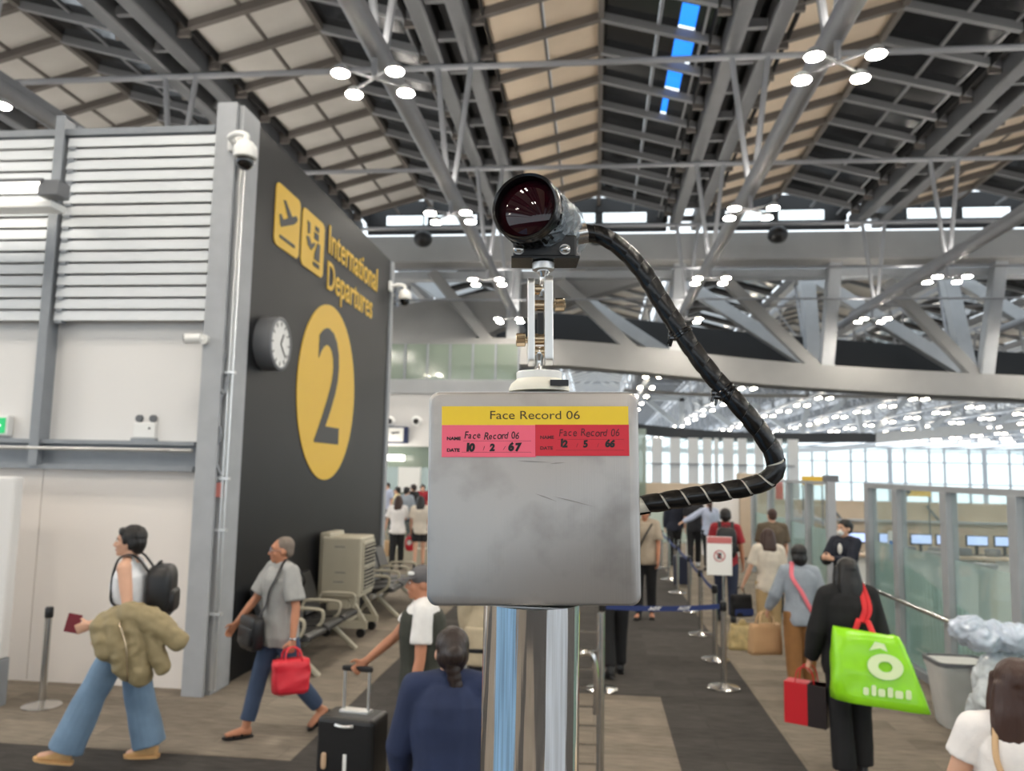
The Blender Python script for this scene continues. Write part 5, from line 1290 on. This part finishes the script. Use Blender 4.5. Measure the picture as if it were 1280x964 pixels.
for sx in (-1, 1):
    for sy in (-1, 1):
        MB().tube([(sx*.15-.012, sy*.1, .03), (sx*.15+.012, sy*.1, .03)], .028, 14).build('wheel', 'black_plastic', cs, smooth=True)
MB().rbox((-.13, -.145, .38), (.035, .02, .10), .5).build('luggage_tag', mat('tag_tan', rgb(190, 160, 130), .5), cs, smooth='all'); MB().box((.0, -.148, .33), (.022, -.14, .43)).build('luggage_label', 'paper_white', cs)
MB().tube(smooth_path([(-.06, -.145, .60), (0, -.165, .60), (.06, -.145, .60)], 4), .01, 8).build('side_handle', 'aluminium', cs, smooth=True)

# ---- navy woman seen from behind, close to the post
p = Person('person', (gx(562, 3.45, 880), 3.45), R_(8), 1.53, 'woman in navy blouse with pinned-up dark hair seen from behind', vox=.0085, arms=((10, 14, 20, 0), (10, 14, 20, 0)), head=(10, -12), lean=3).body()
p.top('shirt_navy', 2, .03, -.15, fold=.009, sw=.03, name='blouse', collar='shirt_navy'); p.trousers('trouser_dark', .08, .07); p.shoes('leather_black'); p.hair('hair_darkbrown', 'bun')
o_ = MB(); 
for i in range(5): o_.ell(p.H(-.01+.008*i, -.10-.006*i, -.01-.035*i), (.036*p.u, .03*p.u, .034*p.u), p.R)
p.put(o_, 'hair', 'hair_darkbrown', vox=.008, smooth=2, fold=.004, fscale=26, stretch=(1, 1, .2))

# ---- person in beige coat mostly hidden behind the steel box
cloth('coat_beige', 186, 172, 146); cloth('trouser_black', 24, 24, 27); cloth('shirt_beige', 170, 156, 138)
p = Person('person', (gx(612, 7.0), 7.0), R_(20), 1.62, 'person in long beige coat half hidden behind the chrome post', vox=.013, arms=((0, 10, 8, 0), (0, 10, 8, 0))).body()
p.top('coat_beige', 2, .05, -.10, name='coat', sw=.04); p.trousers('trouser_dark', .08, .07); p.shoes('leather_black'); p.hair('hair_black', 'short')
mb = MB(); p.torso(mb, .06, -.10, .0); rr = [[p.P+Vector((math.cos(a)*.22, math.sin(a)*.17, z)) for a in [2*math.pi*j/16 for j in range(16)]] for z in (.0, -.12, -.32)]; mb.loft(rr); p.put(mb, 'coat_skirt', 'coat_beige', fold=.008)
ct = tag(empty('cabin_case', (gx(596, 6.1), 6.1, 0)), 'small black cabin case behind the woman in navy', 'suitcase')
MB().box((-.16, -.1, .05), (.16, .1, .5)).build('shell', 'case_black', ct, bevel=.025)
for sx in (-1, 1): MB().tube([(sx*.07, 0, .48), (sx*.07, 0, .82)], .009, 8).build('handle_tube', 'aluminium', ct, smooth=True); MB().tube([(sx*.12-.01, 0, .03), (sx*.12+.01, 0, .03)], .027, 12).build('wheel', 'black_plastic', ct, smooth=True)
MB().rbox((0, 0, .83), (.18, .028, .03), .3).build('handle_grip', 'black_plastic', ct, smooth='all')

# ---- steel rack behind the post
rk = tag(empty('steel_rack', (gx(737, 4.5, 850), 4.5, 0), R_(4)), 'chrome tube rack with thin rungs just behind the chrome post', 'rack')
for x in (-.28, .06): MB().tube([(x, 0, .0), (x, 0, 1.42)], .021, 12).build('upright', 'steel_polished', rk, smooth=True)
for i in range(13): MB().tube([(-.28, 0, .12+.1*i), (.06, 0, .12+.1*i)], .006, 6).build('rung', 'steel_polished', rk, smooth=True)
MB().tube(smooth_path([(-.1, -.06, 1.2), (-.0, -.07, 1.22), (.03, -.07, 1.1), (.03, -.06, .9)], 5), .016, 8).build('hook_tube', 'steel_polished', rk, smooth=True)

# ---- queue beyond
def simple(px, py, face, h, label, topm, botm, Y=None, hairm='hair_black', hairs='short', sleeve=.8, skin=SK1, name='shirt', vox=.014, legs=((5, 4, 0), (-6, 5, 6)), arms=((4, 8, 12, 0), (4, 8, 12, 0)), shoe='leather_black', knee=.075, hem=.068, group=None, to=.97, hemz=-.1, **k):
    if Y is None: g = G(px, py); loc = (g.x, g.y)
    else: loc = (gx(px, Y, py), Y)
    q = Person('person', loc, R_(face), h, label, skin, vox, group, legs, arms, **k).body()
    q.top(topm, sleeve, .026, hemz, name=name, fold=.008, sw=.028); q.trousers(botm, knee, hem, to); q.shoes(shoe); q.hair(hairm, hairs); return q
cloth('shirt_red', 150, 36, 46); cloth('shirt_blue_pale', 178, 186, 208); cloth('shirt_black', 34, 34, 38); cloth('tee_cream', 214, 204, 190); cloth('khaki', 178, 152, 112); cloth('sweater_grey', 152, 160, 170); cloth('trouser_brown', 140, 98, 56); cloth('jacket_black', 22, 22, 24); cloth('uniform_navy', 30, 34, 48); cloth('camo', 92, 80, 64); cloth('blouse_white', 236, 232, 230); cloth('trouser_navy', 36, 44, 66)
simple(767, 843, 12, 1.66, 'person in black trousers mostly hidden behind the steel box', 'shirt_black', 'trouser_black', legs=((6, 4, 0), (-12, 8, 10)))
p = simple(806, 774, 170, 1.72, 'person in beige shirt and black trousers facing out beside the steel box', 'shirt_beige', 'trouser_black', skin=SK2)
strap_between([p.P+Vector((.12, .12, .05)), p.P+Vector((.0, .17, .3)), p.P+Vector((-.12, .1, .52))], .014, 'leather_black', 'bag_strap', p.t)
simple(843, 705, 5, 1.72, 'distant traveller in dark navy jacket at the head of the lane', 'uniform_navy', 'trouser_black', Y=19.6, sleeve=2)
p = simple(868, 709, 0, 1.72, 'distant traveller in black shirt with raised arm beside the pale blue shirt', 'shirt_black', 'trouser_black', shoe='tank_white')
p = simple(887, 713, 8, 1.64, 'long-haired traveller in pale blue shirt and black trousers ahead of the red shirt', 'shirt_blue_pale', 'trouser_black', sleeve=2, hairs='pony', hairm='hair_brown', arms=((4, 8, 12, 0), (10, 55, 10, 60)))
o = tag(empty('upright_case', (gx(853, 16.0), 16.0, 0)), 'dark navy suitcase standing by the far barrier posts', 'suitcase'); MB().box((-.17, -.12, .05), (.17, .12, .6)).build('shell', mat('case_navy', rgb(28, 34, 56), .4), o, bevel=.03); MB().tube([(-.08, 0, .58), (-.08, 0, .9), (.08, 0, .9), (.08, 0, .58)], .012, 8).build('handle', 'aluminium', o)
for sx in (-1, 1): MB().tube([(sx*.12-.01, 0, .03), (sx*.12+.01, 0, .03)], .027, 12).build('wheel', 'black_plastic', o)
p = simple(908, 777, -6, 1.70, 'man in dark red T-shirt with black backpack walking away down the lane', 'shirt_red', 'trouser_navy', skin=SK2, vox=.012, arms=((-2, 12, 8, 6), (4, 10, 12, 4)), legs=((-10, 6, 6), (6, 4, 0)))
backpack(p, 'leather_black', 'black backpack on the man in the dark red T-shirt', .3, .46, .17, .3)
simple(966, 700, 0, 1.70, 'brown-haired traveller in camouflage brown top ahead of the cream T-shirt', 'camo', 'trouser_dark', Y=12.7, hairm='hair_brown', hairs='crop')
p = simple(962, 812, 6, 1.52, 'woman in cream T-shirt and khaki trousers with shoulder-length brown hair', 'tee_cream', 'khaki', vox=.011, hairm='hair_brown', hairs='bob', arms=((2, 10, 14, 6), (6, 18, 14, 16)), knee=.09, hem=.09, to=.9)
cream = p
hd = p.t.matrix_basis @ p.hand(1)
o = tag(empty('shopping_bag', (hd.x-.01, hd.y+.01, hd.z-.36), R_(20)), 'black and blue bag hanging from the hand of the woman in cream', 'bag'); bag_mesh(.26, .15, .27, 1.06, .02, 2).build('sack', 'jacket_black', o, smooth='all'); MB().box((-.13, -.085, .02), (.13, -.078, .1)).build('blue_band', 'belt_blue', o); loop_handle(MB(), .06, .03, .26, .37).build('handle', 'jacket_black', o, smooth='all')
o = tag(empty('snack_bag', (hd.x-.02, hd.y-.12, 0.0), R_(0)), 'yellowish clear bag of snacks standing on the carpet by the woman in cream', 'bag'); bag_mesh(.36, .22, .3, .8, .03, 9).build('sack', mat('snack', rgb(190, 168, 118), .4, var=.3, scale=12), o, smooth='all')
MB().ell((0, 0, .32), (.05, .04, .05)).build('knot', 'snack', o, smooth='all')
p = simple(1002, 872, 2, 1.50, 'woman in grey sweater and brown trousers with a pink strap across her back', 'sweater_grey', 'trouser_brown', vox=.010, sleeve=2, hairs='mop', arms=((0, 16, 22, 12), (8, 20, 28, 11)), knee=.092, hem=.082)
sweat = p
mat('strap_pink', rgb(236, 118, 132), .5)
hp = math.pi/2
strap_between([p.surf(.44, hp+.6, .045), p.shoulder_top(1, .5, .022), p.surf(.46, -hp-.6, .045), p.surf(.3, -hp-.12, .042), p.surf(.12, -hp+.4, .042), p.surf(.0, -hp+.85, .042)], .022, 'strap_pink', 'shoulder_strap', p.t)
hd = p.t.matrix_basis @ p.hand(1)
mat('kraft', rgb(186, 148, 108), .75, bump=.1, scale=20); mat('kraft_light', rgb(206, 172, 132), .7)
o = tag(empty('tote_bag', (hd.x-.015, hd.y, hd.z-.40), R_(14)), 'tan tote bag with loop handles held by the woman in the grey sweater', 'bag'); bag_mesh(.34, .14, .30, .94, .012, 3).build('sack', 'kraft', o, smooth='all'); loop_handle(loop_handle(MB(), .08, .05, .29, .42, .009), .08, -.05, .29, .42, .009).build('handle', 'kraft_light', o, smooth='all')
hd = p.t.matrix_basis @ p.hand(0)
o = tag(empty('straw_bag', (hd.x+.02, hd.y-.02, hd.z-.125), R_(0)), 'small straw basket in the right hand of the woman in the grey sweater', 'basket'); MB().rbox((0, 0, 0), (.16, .1, .09), .5).build('basket', 'kraft_light', o, smooth='all'); loop_handle(MB(), .05, 0, .03, .135).build('handle', 'kraft_light', o, smooth='all')

# ---- uniformed officer with face mask in the gap of the partition
p = simple(1057, 700, 128, 1.66, 'officer in navy uniform and white face mask standing in the partition gap', 'uniform_navy', 'trouser_black', Y=10.8, sleeve=2, hairs='bun', vox=.011, arms=((30, 4, 72, -28), (30, 4, 72, -28)), legs=((0, 0, 0), (0, 0, 0)), head=(-10, 0), name='uniform_jacket')
mb = MB(); u = p.u; mb.ell(p.H(0, .066, -.048), (.052*u, .05*u, .05*u), p.R); p.put(mb, 'face_mask', 'paper_white', vox=.009, smooth=3)
MB().ell(p.P+Vector((-.02, .14, .4)), (.03, .02, .07)).build('scarf', 'paper_white', p.t, smooth='all')

# ---- woman in black with the big green bag
p = Person('person', (gx(1062, 6.25, 850), 6.25), R_(4), 1.60, 'long-haired woman dressed in black carrying a big lime green bag', vox=.0095, legs=((4, 4, 0), (-5, 4, 4)), arms=((-6, 12, 20, 6), (2, 15, 14, 9)), head=(4, 0), curl=(70, 70)).body()
p.top('jacket_black', 2, .045, -.10, name='jacket', fold=.009, sw=.036); p.trousers('trouser_black', .082, .09); p.shoes('leather_black'); p.hair('hair_black', 'long')
mat('lime_bag', rgb(150, 226, 34), .25, var=.06, scale=4, bump=.35, bscale=9); mat('lime_print', rgb(222, 240, 190), .4); mat('handle_red', rgb(214, 34, 40), .5)
o = tag(empty('lime_bag', (0, 0, 0)), 'big glossy lime green bag with white print and red shoulder handle', 'bag')
bx = gx(1092, 5.85, 850); bz = PY(1095, 886, 5.85).z; o.location = (bx, 5.92, bz+.01); o.rotation_euler = (R_(-6), R_(5), R_(-6))
bm2 = bag_mesh(.62, .20, .48, .70, .022, 6)
for v in bm2.v: v.x += (.24-v.z)*.22
bm2.build('sack', 'lime_bag', o, smooth='all')
Mb = frame((.06, -.104, .27), (1, 0, .06), (0, .12, 1))
rings = []
for j in range(24):
    a = 2*math.pi*j/24; rings.append([Mb @ Vector(((r*1.35)*math.cos(a), r*math.sin(a), z)) for r, z in ((.035, -.012), (.085, -.012), (.085, .004), (.035, .004))])
pm_ = MB().loft(rings, closed=True); pm_.prism([(-.1, .1), (-.06, .16), (.0, .15), (.02, .1), (-.03, .12)], Mb, .004); pm_.build('printed_emblem', 'lime_print', o)
Mt = frame((.08, -.112, .10), (1, 0, .05), (0, .06, 1))
for i, (x_, w_, h_) in enumerate(((-.14, .035, .05), (-.09, .03, .07), (-.04, .045, .05), (.015, .035, .065), (.07, .05, .05), (.13, .035, .06))): MB().prism(rounded_rect(w_, h_, .012, 3, x_, (h_-.05)/2), Mt, .006).build('printed_stroke', 'lime_print', o)
tp = p.t.matrix_basis @ (p.arm[0][0]); loc = lambda v: Vector((v.x-bx, v.y-5.92, v.z-(bz+.01)))
s_ = loc(tp)
bagi = o.matrix_basis.inverted(); wl = lambda v: bagi @ (p.t.matrix_basis @ v)
for dx, dy in ((-.03, .04), (.03, -.04)):
    sv = Vector((dx*.5, 0, 0))
    strap_between([Vector((-.06+dx*2, dy, .45)), Vector((-.06+dx, .05, .55)), wl(p.surf(.34, -hp+.22, .07))+sv, wl(p.surf(.46, -hp+.4, .07))+sv, wl(p.shoulder_top(0, .45, .035))+sv, wl(p.surf(.45, hp-.5, .075))+sv, wl(p.surf(.36, hp-.6, .075))+sv], .02, 'handle_red', 'shoulder_handle', o)
hd = p.t.matrix_basis @ p.hand(1)
mat('gift_red', rgb(200, 30, 42), .35); mat('gift_dark', rgb(40, 32, 34), .35)
o = tag(empty('gift_bag', (hd.x-.01, hd.y, hd.z-.40), R_(-28)), 'red and black paper gift bag in the left hand of the woman in black', 'bag')
MB().box((-.15, -.07, 0), (.15, .07, .30)).build('sack', 'gift_red', o, bevel=.004); MB().box((.02, -.072, .0), (.152, .072, .30)).build('dark_side', 'gift_dark', o)
for y in (-.06, .06): loop_handle(MB(), .07, 0, .29, .42, .005).build('handle', 'gift_red', o, smooth='all').location = (0, y, 0)

# ---- woman in white blouse, near bottom right
p = Person('person', (gx(1276, 3.2, 900), 3.2), R_(-14), 1.55, 'woman in white sleeveless blouse with brown hair and a tan bag strap', vox=.0085, arms=((4, 16, 40, 10), (2, 20, 22, 24)), head=(-20, -4), curl=(40, 40)).body()
p.top('blouse_white', .45, .024, -.15, name='blouse', fold=.007, sw=.024); p.trousers('khaki', .08, .07); p.shoes('leather_black'); p.hair('hair_brown', 'long')
blouse = p
strap_between([p.surf(.44, hp+.6, .042), p.shoulder_top(1, .55, .02), p.surf(.46, -hp-.62, .042), p.surf(.36, -hp-.5, .04), p.surf(.2, -hp-.3, .04), p.surf(.06, -hp+.1, .042)], .011, 'kraft_light', 'bag_strap', p.t)
q = p.t.matrix_basis @ (p.P+Vector((.02, -.24, .06)))
o = tag(empty('woven_bag', (q.x, q.y, q.z-.14), R_(-10)), 'cream woven shoulder bag with tan trim behind the woman in white', 'bag')
bag_mesh(.40, .14, .27, 1.0, .006, 5).build('sack', mat('woven_cream', rgb(226, 206, 170), .8, var=.25, scale=40, stretch=(1, 1, 3), bump=.6), o, smooth='all')
for x in (-.1, .1): MB().box((x-.018, -.076, .0), (x+.018, -.07, .27)).build('tan_trim', 'kraft', o)
hd = p.t.matrix_basis @ p.hand(1)
o = tag(MB().box((-.09, -.06, 0), (.06, .06, .012)).build('document_folder', 'paper_white', bevel=.002), 'white paper folder in the hand of the woman in white', 'folder'); o.location = (hd.x-.02, hd.y+.02, hd.z+.02); o.rotation_euler = (0, R_(-18), R_(20))

# ---- clear plastic sacks piled by the bin
mb = MB(); random.seed(11)
for i in range(9): mb.ell((random.uniform(-.07, .07), random.uniform(-.06, .06), .19+.5*i/9), (random.uniform(.17, .22), random.uniform(.16, .2), .19))
mat('sack_blue', rgb(218, 226, 232), .12, var=.12, scale=5, bump=.9, bscale=14, spec=.8)
me = remeshed(mb, 'film', .012, 2, .028, 13, 3.0, (1, 1, .6)); me.materials.append(MATS['sack_blue'])
q = PY(1252, 860, 6.85)
o = tag(empty('plastic_sack', (q.x+.02, 6.85, .0)), 'tall crinkled clear plastic sack beside the litter bin', 'sack'); link('film', me, o)
mb = MB()
for i in range(7): mb.ell((-.16+.055*i, random.uniform(-.05, .05), random.uniform(-.02, .04)), (random.uniform(.13, .16), .13, random.uniform(.09, .12)))
mat('sack_dark', rgb(196, 208, 226), .15, var=.2, scale=6, bump=.9, bscale=14, spec=.8)
me = remeshed(mb, 'film', .012, 2, .024, 13, 5.0, (1, 1, 1)); me.materials.append(MATS['sack_dark'])
o = tag(empty('plastic_bundle', (q.x-.05, 6.82, .95)), 'blue tinted plastic bundle on top of the clear sack', 'sack'); link('film', me, o)

# ---- crowd beyond the doorway
cloth('yellow_top', 214, 196, 150); cloth('pink_top', 206, 120, 130)
crowd = [(495, 712, 8, 1.6, 'crowd member in white top and black trousers with a straw bag beyond the doorway', 'blouse_white', 'trouser_black', None, 'long', 'hair_brown'),
         (523, 712, 12, 1.6, 'crowd member in cream top with bare legs beyond the doorway', 'tee_cream', 'trouser_black', None, 'bob', 'hair_black'),
         (507, 655, -20, 1.7, 'crowd member in grey-brown shirt in the middle of the doorway', 'sweater_grey', 'trouser_dark', 21.3, 'short', 'hair_black'),
         (496, 650, 90, 1.65, 'crowd member in yellow top deep in the doorway', 'yellow_top', 'trouser_dark', 23.0, 'short', 'hair_black'),
         (516, 650, 60, 1.72, 'crowd member in dark jacket deep in the doorway', 'jacket_black', 'trouser_black', 24.0, 'short', 'hair_darkbrown'),
         (527, 650, 200, 1.68, 'crowd member in red shirt deep in the doorway', 'shirt_red', 'trouser_navy', 25.6, 'short', 'hair_black'),
         (483, 650, 160, 1.7, 'crowd member in pale blue shirt deep in the doorway', 'shirt_blue_pale', 'trouser_dark', 26.2, 'short', 'hair_black')]
for px, py, face, h, lab, tm, bm_, Y, hs, hm in crowd:
    cp = simple(px, py, face, h, lab, tm, bm_, Y=Y, hairs=hs, hairm=hm, vox=.02, arms=((30, 2, 90, -25), (4, 16, 12, 12)) if 'straw' in lab else ((4, 8, 12, 0), (4, 8, 12, 0)), to=.32 if 'bare' in lab else .97, hem=.1 if 'bare' in lab else .068)
    if 'bare' in lab: rs = cp.t.matrix_basis @ cp.hand(1)
    if 'straw' in lab: ss = cp.t.matrix_basis @ cp.hand(1)
q = G(485, 712); o = tag(empty('straw_tote', (ss.x-.02, ss.y-.03, ss.z-.49)), 'wide straw tote carried beyond the doorway', 'bag'); bag_mesh(.32, .14, .34, 1.1, .01, 8).build('sack', 'kraft_light', o, smooth='all'); loop_handle(MB(), .1, .03, .33, .5).build('handle', 'kraft', o, smooth='all')
o = tag(empty('red_sack', (rs.x-.01, rs.y-.01, rs.z-.36)), 'small red and white sack carried beyond the doorway', 'bag'); MB().rbox((0, 0, .15), (.22, .16, .32), .7).build('sack', 'bag_red', o, smooth='all'); MB().ell((0, -.07, .18), (.06, .03, .06)).build('white_patch', 'paper_white', o, smooth='all'); loop_handle(MB(), .05, .02, .28, .37).build('handle', 'bag_red', o, smooth='all')

# ---- boards added out of view beside the lens, to streak the chrome post
mat('board_blue', rgb(140, 180, 224), .3, var=.5, scale=5, stretch=(1, 1, .4)); mat('board_white', rgb(205, 212, 220), .3, var=.3, scale=5, stretch=(1, 1, .4))
for nm, loc, rz, m_, lab in (('reflection_board', (-1.22, .05, 0), 90, 'board_blue', 'pale blue board added out of view for the blue streak in the chrome post'), ('reflection_board', (1.5, .25, 0), -90, 'board_white', 'white board added out of view for the pale streak in the chrome post')):
    o = tag(empty(nm, loc, R_(rz)), lab, 'reflection board')
    MB().box((-.9, -.02, .1), (.9, .02, 2.05)).build('panel', m_, o, bevel=.006)
    for sx in (-1, 1): MB().box((sx*.7-.03, -.2, 0), (sx*.7+.03, .2, .1)).build('foot', 'steel_grey', o)
